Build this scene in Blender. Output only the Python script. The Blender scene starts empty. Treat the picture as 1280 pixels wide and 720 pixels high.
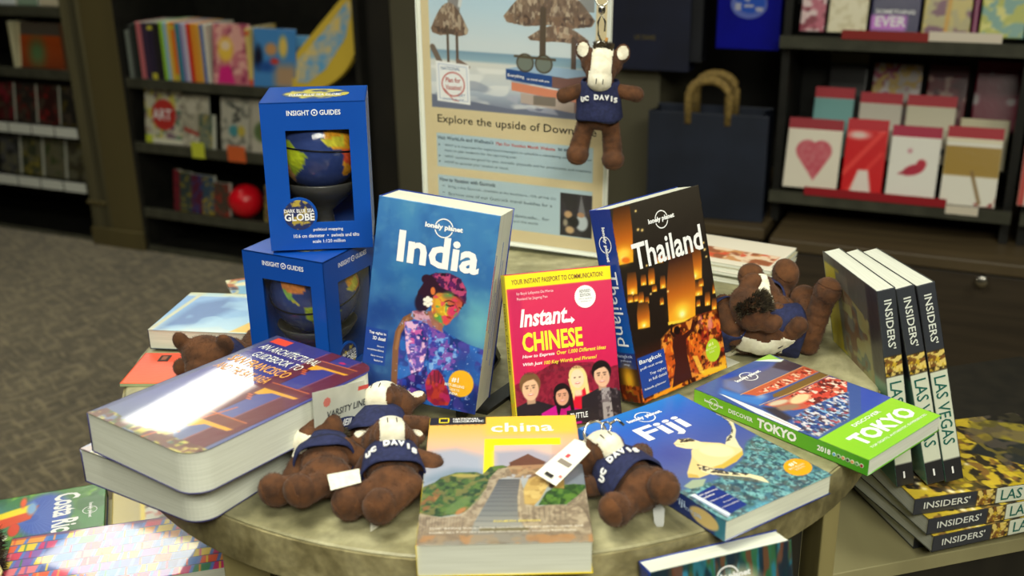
import bpy, math, random
import numpy as np
from mathutils import Matrix, Vector
C = bpy.context.scene.collection
random.seed(7); RNG = np.random.RandomState(11)
R_ = math.radians

# ------------------------------------------------------------------ camera, world, light, exposure
cam_d = bpy.data.cameras.new('camera'); cam = bpy.data.objects.new('camera', cam_d); C.objects.link(cam)
cam_d.sensor_width = 36.0; cam_d.lens = 1350 / 1280 * 36.0
cam.location = (0, 0, 1.26)
_p, _r = R_(20.5), R_(-1.0)
_f = Vector((0, math.cos(_p), -math.sin(_p))); _x = Vector((1, 0, 0)); _u = _x.cross(_f)
_X = _x * math.cos(_r) + _u * math.sin(_r); _U = -_x * math.sin(_r) + _u * math.cos(_r)
cam.matrix_world = Matrix(((_X.x, _U.x, -_f.x, 0), (_X.y, _U.y, -_f.y, 0), (_X.z, _U.z, -_f.z, 1.26), (0, 0, 0, 1)))
cam_d.dof.use_dof = True; cam_d.dof.focus_distance = 1.15; cam_d.dof.aperture_fstop = 4.9
cam_d.clip_start = .05
bpy.context.scene.camera = cam
w = bpy.data.worlds.new('world'); bpy.context.scene.world = w; w.use_nodes = True
w.node_tree.nodes['Background'].inputs[0].default_value = (.60, .62, .45, 1)
w.node_tree.nodes['Background'].inputs[1].default_value = .10
vs = bpy.context.scene.view_settings
vs.view_transform = 'Standard'; vs.look = 'None'; vs.gamma = 1; vs.use_curve_mapping = False; vs.exposure = 0.0
LIGHT = (1.0, .99, .84)
def lamp(name, loc, sx, sy, power, rotz=0, col=LIGHT, target=None):
    d = bpy.data.lights.new(name, 'AREA'); d.shape = 'RECTANGLE'; d.size = sx; d.size_y = sy; d.energy = power; d.color = col
    o = bpy.data.objects.new(name, d); C.objects.link(o); o.location = loc
    if target is not None:
        o.rotation_euler = (Vector(target) - Vector(loc)).to_track_quat('-Z', 'Y').to_euler()
    else: o.rotation_euler = (0, 0, rotz)
    return o
# unseen ceiling lamps without modelled fixtures; the light panels further down are separate
lamp('downlight_over_table', (-.35, .65, 2.36), .7, .7, 24)
_l = lamp('fill_behind_camera', (.3, -.9, 2.34), 1.4, .7, 15, target=(.05, 1.0, .8)); _l.data.spread = R_(75)  # added frontal fill, narrowed and aimed at the table
lamp('downlight_right_aisle', (1.7, .7, 2.36), .6, .9, 20)
lamp('downlight_left_aisle', (-2.0, 1.6, 2.36), .6, .6, 11)

# ------------------------------------------------------------------ frames and helpers
ANG = R_(-24.5)
BU = Vector((math.cos(ANG), math.sin(ANG), 0)); BN = Vector((-math.sin(ANG), math.cos(ANG), 0))
def B(u, n, z): v = BU * u + BN * n; return (v.x, v.y, z)
def BM(u, n, z, extra=0): return Matrix.Translation(B(u, n, z)) @ Matrix.Rotation(ANG + extra, 4, 'Z')
def pose(loc, yaw, a, b): return Matrix.Translation(loc) @ Matrix.Rotation(R_(yaw), 4, 'Z') @ Matrix.Rotation(R_(a), 4, 'X') @ Matrix.Rotation(R_(b), 4, 'Z')
def lin(c):
    c = np.asarray(c, float)
    return np.where(c <= .04045, c / 12.92, ((c + .055) / 1.055) ** 2.4)
GAIN = 1.17
def px(r, g, b): return tuple(float(x) for x in np.clip(lin(np.array([r, g, b]) / 255.) * GAIN, 0, .9)) + (1,)

def principled(name, col, rough=.5, metal=0, spec=.5, coat=0, sheen=0, alpha=1, trans=0, emis=None, es=0):
    m = bpy.data.materials.new(name); m.use_nodes = True; b = m.node_tree.nodes['Principled BSDF']
    b.inputs['Base Color'].default_value = col; b.inputs['Roughness'].default_value = rough
    b.inputs['Metallic'].default_value = metal; b.inputs['Specular IOR Level'].default_value = spec
    b.inputs['Coat Weight'].default_value = coat; b.inputs['Sheen Weight'].default_value = sheen
    b.inputs['Alpha'].default_value = alpha; b.inputs['Transmission Weight'].default_value = trans
    if emis: b.inputs['Emission Color'].default_value = emis; b.inputs['Emission Strength'].default_value = es
    return m
_mc = {}
def flat(r, g, b, rough=.5, **k):
    key = (r, g, b, rough, tuple(sorted(k.items())))
    if key not in _mc:
        m = principled('colour_%d_%d_%d' % (r, g, b), px(r, g, b), rough, **k)
        nt = m.node_tree; n = nt.nodes.new('ShaderNodeTexNoise'); n.inputs['Scale'].default_value = 60
        mr = nt.nodes.new('ShaderNodeMapRange'); mr.inputs['To Min'].default_value = rough * .85; mr.inputs['To Max'].default_value = min(1, rough * 1.15)
        nt.links.new(n.outputs['Fac'], mr.inputs['Value']); nt.links.new(mr.outputs['Result'], nt.nodes['Principled BSDF'].inputs['Roughness'])
        _mc[key] = m
    return _mc[key]
def mixmat(name, ca, cb, scale=10, rough=.6, detail=4, bump=0, stretch=(1, 1, 1), lo=.35, hi=.65, kind='noise', coat=0, sheen=0, spec=.5):
    m = principled(name, ca, rough, coat=coat, sheen=sheen, spec=spec); nt = m.node_tree; b = nt.nodes['Principled BSDF']
    tc = nt.nodes.new('ShaderNodeTexCoord'); mp = nt.nodes.new('ShaderNodeMapping'); mp.inputs['Scale'].default_value = stretch
    nt.links.new(tc.outputs['Object'], mp.inputs['Vector'])
    if kind == 'noise': n = nt.nodes.new('ShaderNodeTexNoise'); n.inputs['Detail'].default_value = detail; out = n.outputs['Fac']
    elif kind == 'wave': n = nt.nodes.new('ShaderNodeTexWave'); n.inputs['Distortion'].default_value = 1.5; n.inputs['Detail'].default_value = detail; out = n.outputs['Fac']; n.bands_direction = 'Z'
    else: n = nt.nodes.new('ShaderNodeTexVoronoi'); out = n.outputs['Distance']
    n.inputs['Scale'].default_value = scale
    nt.links.new(mp.outputs[0], n.inputs['Vector'])
    cr = nt.nodes.new('ShaderNodeValToRGB'); cr.color_ramp.elements[0].position = lo; cr.color_ramp.elements[1].position = hi
    cr.color_ramp.elements[0].color = ca; cr.color_ramp.elements[1].color = cb
    nt.links.new(out, cr.inputs[0]); nt.links.new(cr.outputs[0], b.inputs['Base Color'])
    if bump:
        bp = nt.nodes.new('ShaderNodeBump'); bp.inputs['Strength'].default_value = bump; bp.inputs['Distance'].default_value = .002
        nt.links.new(out, bp.inputs['Height']); nt.links.new(bp.outputs[0], b.inputs['Normal'])
    return m
_pm = {}
def paintmat(rough=.28, coat=.0):
    k = (rough, coat)
    if k not in _pm:
        m = principled('printed_cover_%g' % rough, (1, 1, 1, 1), rough, coat=coat); nt = m.node_tree
        a = nt.nodes.new('ShaderNodeAttribute'); a.attribute_name = 'Col'
        nt.links.new(a.outputs['Color'], nt.nodes['Principled BSDF'].inputs['Base Color'])
        n = nt.nodes.new('ShaderNodeTexNoise'); n.inputs['Scale'].default_value = 14; n.inputs['Detail'].default_value = 1
        bp = nt.nodes.new('ShaderNodeBump'); bp.inputs['Strength'].default_value = .12; bp.inputs['Distance'].default_value = .002
        nt.links.new(n.outputs['Fac'], bp.inputs['Height']); nt.links.new(bp.outputs[0], nt.nodes['Principled BSDF'].inputs['Normal'])
        _pm[k] = m
    return _pm[k]

def link(name, me, parent=None, mat=None, mw=None):
    o = bpy.data.objects.new(name, me); C.objects.link(o)
    if mat is not None: me.materials.clear(); me.materials.append(mat)
    if parent is not None: o.parent = parent
    if mw is not None: o.matrix_world = mw
    return o
def tag(o, label=None, cat=None, group=None, kind=None):
    if label: o['label'] = label
    if cat: o['category'] = cat
    if group: o['group'] = group
    if kind: o['kind'] = kind
    return o
def thing(name, label, cat, mw, group=None):
    o = bpy.data.objects.new(name, None); C.objects.link(o); o.empty_display_size = .02
    o.matrix_world = mw if isinstance(mw, Matrix) else Matrix.Translation(mw)
    return tag(o, label, cat, group)
def dup(root, mw, label=None, group=None):
    r = root.copy(); C.objects.link(r); r.matrix_world = mw
    if label: r['label'] = label
    if group: r['group'] = group
    for ch in list(root.children):
        c = ch.copy(); C.objects.link(c); c.parent = r
        for g in list(ch.children):
            d = g.copy(); C.objects.link(d); d.parent = c
    return r

class MB:
    def __init__(s): s.v = []; s.f = []
    def add(s, vs, fs):
        k = len(s.v); s.v += [tuple(v) for v in vs]; s.f += [tuple(i + k for i in f) for f in fs]; return s
    def box(s, x0, y0, z0, x1, y1, z1, M=None):
        vs = [Vector(p) for p in ((x0,y0,z0),(x1,y0,z0),(x1,y1,z0),(x0,y1,z0),(x0,y0,z1),(x1,y0,z1),(x1,y1,z1),(x0,y1,z1))]
        if M: vs = [M @ v for v in vs]
        return s.add(vs, [(0,3,2,1),(4,5,6,7),(0,1,5,4),(1,2,6,5),(2,3,7,6),(3,0,4,7)])
    def prism(s, pts, z0, z1, M=None):
        n = len(pts); vs = [Vector((p[0], p[1], z0)) for p in pts] + [Vector((p[0], p[1], z1)) for p in pts]
        if M: vs = [M @ v for v in vs]
        return s.add(vs, [tuple(range(n - 1, -1, -1)), tuple(range(n, 2 * n))] + [(i, (i + 1) % n, n + (i + 1) % n, n + i) for i in range(n)])
    def lathe(s, prof, n=32, M=None, cap=True):
        vs = []; fs = []
        for r, z in prof:
            for i in range(n):
                a = 2 * math.pi * i / n; v = Vector((r * math.cos(a), r * math.sin(a), z)); vs.append(M @ v if M else v)
        for j in range(len(prof) - 1):
            for i in range(n): fs.append((j*n+i, j*n+(i+1)%n, (j+1)*n+(i+1)%n, (j+1)*n+i))
        if cap: fs.append(tuple(range(n - 1, -1, -1))); fs.append(tuple((len(prof)-1)*n + i for i in range(n)))
        return s.add(vs, fs)
    def ell(s, c, r, M=None, nu=20, nv=12):
        vs = []; fs = []
        for j in range(nv + 1):
            t = math.pi * j / nv
            for i in range(nu):
                a = 2 * math.pi * i / nu
                v = Vector((r[0]*math.sin(t)*math.cos(a), r[1]*math.sin(t)*math.sin(a), r[2]*math.cos(t)))
                if M: v = M @ v
                vs.append(v + Vector(c))
        for j in range(nv):
            for i in range(nu): fs.append((j*nu+i, (j+1)*nu+i, (j+1)*nu+(i+1)%nu, j*nu+(i+1)%nu))
        return s.add(vs, fs)
    def tube(s, pts, r, n=8, closed=False):
        pts = [Vector(p) for p in pts]; m = len(pts); vs = []; fs = []
        for k, p in enumerate(pts):
            a = pts[(k - 1) % m] if (closed or k > 0) else p; b = pts[(k + 1) % m] if (closed or k < m - 1) else p
            d = (b - a).normalized(); x = d.cross(Vector((0, 0, 1)))
            if x.length < .1: x = d.cross(Vector((0, 1, 0)))
            x.normalize(); y = d.cross(x); rr = r[k] if isinstance(r, (list, tuple)) else r
            for i in range(n):
                t = 2 * math.pi * i / n; vs.append(p + x * rr * math.cos(t) + y * rr * math.sin(t))
        for k in range(m if closed else m - 1):
            k2 = (k + 1) % m
            for i in range(n): fs.append((k*n+i, k*n+(i+1)%n, k2*n+(i+1)%n, k2*n+i))
        if not closed: fs.append(tuple(range(n - 1, -1, -1))); fs.append(tuple((m-1)*n + i for i in range(n)))
        return s.add(vs, fs)
    def build(s, name, mat, parent=None, mw=None, smooth=False, bevel=0):
        me = bpy.data.meshes.new(name); me.from_pydata(s.v, [], s.f); me.update()
        o = link(name, me, parent, mat, mw)
        if smooth: me.polygons.foreach_set('use_smooth', [True] * len(me.polygons))
        if bevel:
            b = o.modifiers.new('bevel', 'BEVEL'); b.width = bevel; b.segments = 2; b.limit_method = 'ANGLE'
        return o

# ------------------------------------------------------------------ painted print: colour per vertex of a fine grid
class Art:
    """flat print of a cover, x right and y down in 0..1, colours as sRGB 0..255"""
    def __init__(s, w, h, step=.0009, base=(128, 128, 128)):
        s.w, s.h = w, h; s.nx = max(4, int(w / step)); s.ny = max(4, int(h / step)); s.asp = w / h
        s.X, s.Y = np.meshgrid(np.linspace(0, 1, s.nx), np.linspace(0, 1, s.ny)); s.c = np.zeros((s.ny, s.nx, 3)) + np.array(base, float)
        s.px = 1.0 / s.nx
    def mix(s, m, col):
        m = np.clip(m, 0, 1)[..., None]; s.c = s.c * (1 - m) + np.array(col, float) * m; return s
    def vgrad(s, stops, axis='y', m=None):
        t = s.Y if axis == 'y' else s.X; ks = [k for k, _ in stops]; g = np.stack([np.interp(t, ks, [c[i] for _, c in stops]) for i in range(3)], -1)
        m = np.ones_like(t) if m is None else np.clip(m, 0, 1); s.c = s.c * (1 - m[..., None]) + g * m[..., None]; return s
    def rect(s, x0, y0, x1, y1, col=None, soft=None, a=1):
        f = soft or s.px; fy = f * s.asp
        m = np.clip((s.X - x0) / f + .5, 0, 1) * np.clip((x1 - s.X) / f + .5, 0, 1) * np.clip((s.Y - y0) / fy + .5, 0, 1) * np.clip((y1 - s.Y) / fy + .5, 0, 1)
        return s.mix(m * a, col) if col is not None else m
    def ell(s, cx, cy, rx, ry, col=None, rot=0, soft=None, a=1):
        x = s.X - cx; y = (s.Y - cy) / s.asp; c, q = math.cos(R_(rot)), math.sin(R_(rot)); x, y = x * c + y * q, -x * q + y * c
        d = np.sqrt((x / rx) ** 2 + (y / ry) ** 2); f = (soft or s.px) / min(rx, ry); m = np.clip((1 - d) / f + .5, 0, 1)
        return s.mix(m * a, col) if col is not None else m
    def glow(s, cx, cy, r, col, a=1, ry=None):
        x = (s.X - cx) / r; y = (s.Y - cy) / s.asp / (ry or r); return s.mix(np.exp(-(x*x + y*y)) * a, col)
    def poly(s, pts, col=None, a=1, soft=0):
        ins = np.zeros(s.X.shape, bool); n = len(pts)
        dist = np.full(s.X.shape, 9.)
        for i in range(n):
            x0, y0 = pts[i]; x1, y1 = pts[(i + 1) % n]
            if y0 != y1:
                cond = (s.Y >= min(y0, y1)) & (s.Y < max(y0, y1)); ins ^= cond & (s.X < x0 + (s.Y - y0) * (x1 - x0) / (y1 - y0))
            ex, ey = x1 - x0, (y1 - y0) / s.asp; L = ex*ex + ey*ey + 1e-12
            t = np.clip(((s.X - x0) * ex + (s.Y - y0) / s.asp * ey) / L, 0, 1)
            dist = np.minimum(dist, np.hypot(s.X - x0 - t * ex, (s.Y - y0) / s.asp - t * ey))
        f = soft or s.px; m = np.clip(np.where(ins, dist, -dist) / f + .5, 0, 1)
        return s.mix(m * a, col) if col is not None else m
    def line(s, pts, wd, col, a=1):
        dist = np.full(s.X.shape, 9.)
        for (x0, y0), (x1, y1) in zip(pts[:-1], pts[1:]):
            ex, ey = x1 - x0, (y1 - y0) / s.asp; L = ex*ex + ey*ey + 1e-12
            t = np.clip(((s.X - x0) * ex + (s.Y - y0) / s.asp * ey) / L, 0, 1)
            dist = np.minimum(dist, np.hypot(s.X - x0 - t * ex, (s.Y - y0) / s.asp - t * ey))
        return s.mix(np.clip((wd / 2 - dist) / s.px + .5, 0, 1) * a, col)
    def noise(s, sx, sy=None, seed=0, octs=3):
        sy = sy or sx / s.asp; out = np.zeros(s.X.shape); amp = 1; tot = 0; rs = np.random.RandomState(seed)
        for o in range(octs):
            nx, ny = int(sx * 2**o) + 2, int(sy * 2**o) + 2; g = rs.rand(ny + 1, nx + 1)
            x = np.clip(s.X, 0, 1) * sx * 2**o; y = np.clip(s.Y, 0, 1) * sy * 2**o; xi = x.astype(int); yi = y.astype(int); fx = x - xi; fy = y - yi
            fx = fx*fx*(3-2*fx); fy = fy*fy*(3-2*fy)
            v = (g[yi, xi]*(1-fx) + g[yi, xi+1]*fx)*(1-fy) + (g[yi+1, xi]*(1-fx) + g[yi+1, xi+1]*fx)*fy
            out += v * amp; tot += amp; amp *= .55
        return out / tot
    def speck(s, m, cols, sx, seed=0, lo=.5, a=1, sy=None):
        for i, c in enumerate(cols):
            n = s.noise(sx, sy, seed + i, 2); s.mix(m * np.clip((n - lo) * 12, 0, 1) * a, c)
        return s
def panel(name, art, parent, O=(0, 0, 0), R=(1, 0, 0), U=(0, 1, 0), thick=.0004, mat=None, round_right=0, bend=None):
    """closed slab whose front carries the painted grid; front normal = R x U; O is its lower left corner"""
    nx, ny = art.nx, art.ny; x = art.X * art.w; y = (1 - art.Y) * art.h
    if round_right:
        r = round_right
        for cy, sg in ((r, -1), (art.h - r, 1)):
            m = (x > art.w - r) & ((y - cy) * sg > 0); dx = x - (art.w - r); dy = y - cy; d = np.maximum(np.hypot(dx, dy), 1e-9); k = np.where(m & (d > r), r / d, 1)
            x = np.where(m, art.w - r + dx * k, x); y = np.where(m, cy + dy * k, y)
    O, R, U = (np.array(q, float) for q in (O, R, U)); N = np.cross(R, U)
    P = O + x[..., None] * R + y[..., None] * U
    if bend is not None: P = P + (bend(art.X, art.Y))[..., None] * N
    F = P.reshape(-1, 3); Bk = F - N * thick; V = np.vstack([F, Bk]); n = nx * ny
    idx = np.arange(n).reshape(ny, nx); a, b, c, d = idx[:-1, :-1], idx[:-1, 1:], idx[1:, 1:], idx[1:, :-1]
    Q = np.stack([d, c, b, a], -1).reshape(-1, 4)
    ring = np.concatenate([idx[0, :], idx[1:, -1], idx[-1, -2::-1], idx[-2:0:-1, 0]]); r2 = np.roll(ring, -1)
    S = np.stack([ring, r2, r2 + n, ring + n], -1)
    bk = np.array([[idx[0,0]+n, idx[0,-1]+n, idx[-1,-1]+n, idx[-1,0]+n]]) if not (round_right or bend) else (np.stack([a, b, c, d], -1).reshape(-1, 4) + n)
    allq = np.vstack([Q, S, bk]).astype(np.int32)
    me = bpy.data.meshes.new(name); me.vertices.add(len(V)); me.vertices.foreach_set('co', V.ravel())
    me.loops.add(allq.size); me.loops.foreach_set('vertex_index', allq.ravel())
    me.polygons.add(len(allq)); me.polygons.foreach_set('loop_start', np.arange(0, allq.size, 4, dtype=np.int32))
    me.update(calc_edges=True); me.validate()
    col = np.ones((2 * n, 4)); cc = np.clip(lin(np.clip(art.c, 0, 255) / 255.) * GAIN, 0, .9).reshape(-1, 3); col[:n, :3] = cc; col[n:, :3] = cc
    at = me.color_attributes.new('Col', 'FLOAT_COLOR', 'POINT'); at.data.foreach_set('color', col.ravel())
    return link(name, me, parent, mat or paintmat())

# ------------------------------------------------------------------ lettering as real outlines
_tc = {}
def textmesh(s, bold=0, shear=0, res=2, space=1):
    k = (s, bold, shear, res, space)
    if k not in _tc:
        cu = bpy.data.curves.new('t', 'FONT'); cu.body = s; cu.resolution_u = res; cu.offset = bold; cu.shear = shear; cu.size = 1; cu.space_character = space
        o = bpy.data.objects.new('t', cu); C.objects.link(o); dg = bpy.context.evaluated_depsgraph_get()
        me = bpy.data.meshes.new_from_object(o.evaluated_get(dg)); v = np.zeros(len(me.vertices) * 3); me.vertices.foreach_get('co', v); v = v.reshape(-1, 3)
        f = [tuple(p.vertices) for p in me.polygons]; bpy.data.objects.remove(o); bpy.data.meshes.remove(me); _tc[k] = (v, f)
    return _tc[k]
def write(items, name, parent, mat, O=(0, 0, 0), R=(1, 0, 0), U=(0, 1, 0), lift=.0003, label=None):
    """items: (string, x0, y0, width, height[, opts]); box lower left corner x0,y0 in the R/U plane"""
    O, R, U = (np.array(q, float) for q in (O, R, U)); N = np.cross(R, U); V = []; F = []; k = 0
    for it in items:
        s, x0, y0, wd, ht = it[:5]; o = it[5] if len(it) > 5 else {}
        v, f = textmesh(s, o.get('bold', 0), o.get('shear', 0), o.get('res', 2), o.get('space', 1))
        if not len(v): continue
        lo, hi = v.min(0), v.max(0); q = (v[:, :2] - lo[:2]) / np.maximum(hi - lo, 1e-9)[:2]
        if wd is None: wd = ht * (hi[0] - lo[0]) / (hi[1] - lo[1])
        if o.get('center'): x0 = x0 - wd / 2
        xs = x0 + q[:, 0] * wd; ys = y0 + q[:, 1] * ht
        if 'rot' in o:
            a = R_(o['rot']); dx, dy = xs - x0, ys - y0; xs, ys = x0 + dx*math.cos(a) - dy*math.sin(a), y0 + dx*math.sin(a) + dy*math.cos(a)
        if 'skew' in o: ys = ys + (xs - x0) * o['skew']
        P = O + xs[:, None] * R + ys[:, None] * U + N * lift
        V += [tuple(p) for p in P]; F += [tuple(i + k for i in t) for t in f]; k += len(P)
    me = bpy.data.meshes.new(name); me.from_pydata(V, [], F); me.update()
    ob = link(name, me, parent, mat)
    if label: ob['label'] = label
    return ob
def ring2d(name, parent, mat, cx, cy, r, wd, O=(0, 0, 0), R=(1, 0, 0), U=(0, 1, 0), lift=.0003, a0=0, a1=360, n=40, ry=None):
    O, R, U = (Vector(q) for q in (O, R, U)); N = R.cross(U); m = MB(); ry = ry or r
    arcs = [(a0, a1)] if not isinstance(a0, list) else a0
    for b0, b1 in arcs:
        vs = []; 
        for i in range(n + 1):
            t = R_(b0 + (b1 - b0) * i / n)
            for q in (-.5, .5): vs.append(O + R * (cx + (r + q*wd) * math.cos(t)) + U * (cy + (ry + q*wd) * math.sin(t)) + N * lift)
        m.add(vs, [(2*i, 2*i+1, 2*i+3, 2*i+2) for i in range(n)])
    return m.build(name, mat, parent)
def disc2d(name, parent, mat, cx, cy, rx, ry=None, O=(0, 0, 0), R=(1, 0, 0), U=(0, 1, 0), lift=.0003, n=40, scallop=0, thick=.0002):
    ry = ry or rx; M = Matrix.Identity(4); R, U, O = Vector(R), Vector(U), Vector(O); N = R.cross(U)
    M = Matrix(((R.x, U.x, N.x, O.x), (R.y, U.y, N.y, O.y), (R.z, U.z, N.z, O.z), (0, 0, 0, 1)))
    pts = [(cx + rx * (1 - (scallop if i % 2 else 0)) * math.cos(2*math.pi*i/n), cy + ry * (1 - (scallop if i % 2 else 0)) * math.sin(2*math.pi*i/n)) for i in range(n)]
    return MB().prism(pts, lift - thick, lift, M).build(name, mat, parent)

WHITE = flat(240, 240, 235, .4); INK = flat(25, 25, 28, .5); BOLD = {'bold': .02}; BOLD2 = {'bold': .035}
def lp_logo(parent, cx, cy, wd, O, R, U, mat=None):
    """globe ring with the two words across it"""
    mat = mat or WHITE
    ring2d('logo_ring', parent, mat, cx, cy, wd * .235, wd * .03, O, R, U, a0=[(15, 165), (195, 345)])
    write([('lonely planet', cx - wd / 2, cy - wd * .075, wd, wd * .17, {'bold': .045})], 'logo_lettering', parent, mat, O, R, U)

PAGES = mixmat('page_edges', px(210, 211, 194), px(198, 199, 182), 700, .75, 1, .08, (.02, .02, 1), kind='noise')
PAGES2 = mixmat('page_edges_white', px(214, 216, 203), px(204, 206, 192), 700, .7, 1, .06, (.02, .02, 1), kind='noise')
def book(label, mw, w, h, t, front, spine=None, back=(60, 60, 60), name='paperback_book', cat='book', group=None, pages=None, rough=.28, coat=0, rr=0, inset=.0012, step=.0009):
    """X spine to fore edge, Y bottom to top, Z back to front; origin at the back, bottom, spine corner"""
    b = thing(name, label, cat, mw, group); ct = .0005
    if rr:
        pts = [(ct, inset)] + [(w - inset - rr + rr*math.sin(R_(a)), inset + rr - rr*math.cos(R_(a))) for a in range(0, 91, 10)] + [(w - inset - rr + rr*math.cos(R_(a)), h - inset - rr + rr*math.sin(R_(a))) for a in range(0, 91, 10)] + [(ct, h - inset)]
    else: pts = [(ct, inset), (w - inset, inset), (w - inset, h - inset), (ct, h - inset)]
    MB().prism(pts, ct, t - ct).build('page_block', pages or PAGES, b)
    A = front if isinstance(front, Art) else Art(w, h, .004, front)
    fc = panel('front_cover', A, b, (0, 0, t), (1, 0, 0), (0, 1, 0), ct, paintmat(rough, coat), rr)
    S = spine if isinstance(spine, Art) else Art(t, h, .004, spine or back)
    panel('spine', S, b, (0, 0, 0), (0, 0, 1), (0, 1, 0), ct, paintmat(rough, coat))
    Bk = back if isinstance(back, Art) else Art(w, h, .004, back)
    if rr: MB().prism([(0, 0)] + [(x + inset*.9, y + (inset*.9 if y > h/2 else -inset*.9)) for x, y in pts[1:-1]] + [(0, h)], 0, ct).build('back_cover', flat(*back, .35), b)
    else: panel('back_cover', Bk, b, (w, 0, 0), (-1, 0, 0), (0, 1, 0), ct, paintmat(rough, coat))
    return b
def fr(t): return dict(O=(0, 0, t), R=(1, 0, 0), U=(0, 1, 0))          # front cover frame
def sp(h, t): return dict(O=(0, h, 0), R=(0, -1, 0), U=(0, 0, 1))      # spine frame, lettering runs top to bottom

# ------------------------------------------------------------------ the setting
def struct(name, mb, mat, mw=None, **k): o = mb.build(name, mat, None, mw, **k); o['kind'] = 'structure'; return o
M_OLIVE = mixmat('olive_painted_laminate', px(92, 82, 48), px(76, 68, 40), 3, .55, 3, 0, (1, 1, .1))
M_STRIPE = mixmat('edge_laminate', px(100, 94, 66), px(70, 66, 46), 40, .6, 1, 0, (1, .02, .02))
M_DARKWALL = mixmat('dark_brown_backboard', px(34, 30, 22), px(24, 22, 17), 5, .7)
M_BLACK = mixmat('black_shelf_metal', px(30, 29, 25), px(22, 22, 19), 20, .45)
M_SHELFLIP = mixmat('grey_shelf_lip', px(70, 70, 58), px(56, 56, 46), 20, .4)
M_BROWN = mixmat('dark_woodgrain_laminate', px(62, 52, 38), px(48, 40, 29), 6, .5, 5, 0, (.4, .4, 9))
M_BROWNTOP = mixmat('woodgrain_cabinet_top', px(92, 78, 54), px(74, 62, 43), 6, .42, 5, 0, (.5, 6, 1))
M_GREYCOL = mixmat('grey_green_pilaster', px(92, 88, 68), px(82, 78, 60), 2, .6)
M_CEIL = mixmat('ceiling_board', px(150, 148, 130), px(135, 133, 118), 30, .9)
def carpet():
    m = principled('carpet', px(86, 77, 58), .95, sheen=.3); nt = m.node_tree; b = nt.nodes['Principled BSDF']
    tc = nt.nodes.new('ShaderNodeTexCoord'); mp = nt.nodes.new('ShaderNodeMapping'); mp.inputs['Rotation'].default_value = (0, 0, -ANG)
    nt.links.new(tc.outputs['Object'], mp.inputs[0]); L = nt.links.new
    prev = None
    # short dashes woven both ways, plus mottling
    outs = []
    for k, (sx, sy) in enumerate(((14, 60), (60, 14))):
        m2 = nt.nodes.new('ShaderNodeMapping'); m2.inputs['Scale'].default_value = (sx, sy, 1); m2.inputs['Location'].default_value = (k * 7, 3 * k, 0); L(mp.outputs[0], m2.inputs[0])
        n = nt.nodes.new('ShaderNodeTexNoise'); n.inputs['Scale'].default_value = 1; n.inputs['Detail'].default_value = 1; L(m2.outputs[0], n.inputs['Vector'])
        mr = nt.nodes.new('ShaderNodeMapRange'); mr.inputs['From Min'].default_value = .5; mr.inputs['From Max'].default_value = .72; L(n.outputs['Fac'], mr.inputs['Value']); outs.append(mr.outputs['Result'])
    mx = nt.nodes.new('ShaderNodeMath'); mx.operation = 'MAXIMUM'; L(outs[0], mx.inputs[0]); L(outs[1], mx.inputs[1])
    n = nt.nodes.new('ShaderNodeTexNoise'); n.inputs['Scale'].default_value = 160; L(mp.outputs[0], n.inputs['Vector'])
    n3 = nt.nodes.new('ShaderNodeTexNoise'); n3.inputs['Scale'].default_value = 2.5; L(mp.outputs[0], n3.inputs['Vector'])
    ad = nt.nodes.new('ShaderNodeMath'); ad.operation = 'MULTIPLY_ADD'; L(mx.outputs[0], ad.inputs[0]); ad.inputs[1].default_value = .55
    mu = nt.nodes.new('ShaderNodeMath'); mu.operation = 'MULTIPLY'; L(n.outputs['Fac'], mu.inputs[0]); L(n3.outputs['Fac'], mu.inputs[1]); L(mu.outputs[0], ad.inputs[2])
    cr = nt.nodes.new('ShaderNodeValToRGB'); cr.color_ramp.elements[0].color = px(66, 58, 40); cr.color_ramp.elements[1].color = px(134, 121, 90)
    cr.color_ramp.elements[0].position = .12; cr.color_ramp.elements[1].position = .8
    L(ad.outputs[0], cr.inputs[0]); L(cr.outputs[0], b.inputs['Base Color'])
    bp = nt.nodes.new('ShaderNodeBump'); bp.inputs['Strength'].default_value = .5; bp.inputs['Distance'].default_value = .004; L(ad.outputs[0], bp.inputs['Height']); L(bp.outputs[0], b.inputs['Normal'])
    return m
M_CARPET = carpet()
Z24 = BM(0, 0, 0)
struct('floor', MB().box(-6, -2.6, -.05, 3.2, 4.5, 0), M_CARPET, Z24)
struct('ceiling', MB().box(-6, -2.6, 2.42, 3.2, 4.5, 2.47), M_CEIL, Z24)
struct('wall_back', MB().box(-1.73, 3.4, 0, 3.2, 3.5, 2.42), M_DARKWALL, Z24)
struct('wall_back_left', MB().box(-6, 4.4, 0, -1.73, 4.5, 2.42), M_DARKWALL, Z24)
struct('wall_return', MB().box(-1.75, 3.5, 0, -1.65, 4.4, 2.42), M_DARKWALL, Z24)
struct('wall_left', MB().box(-6.1, -2.6, 0, -6, 4.5, 2.42), M_GREYCOL, Z24)
struct('wall_right', MB().box(3.2, -2.6, 0, 3.3, 3.5, 2.42), M_GREYCOL, Z24)
struct('wall_front', MB().box(-6, -2.7, 0, 3.2, -2.6, 2.42), M_GREYCOL, Z24)
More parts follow.
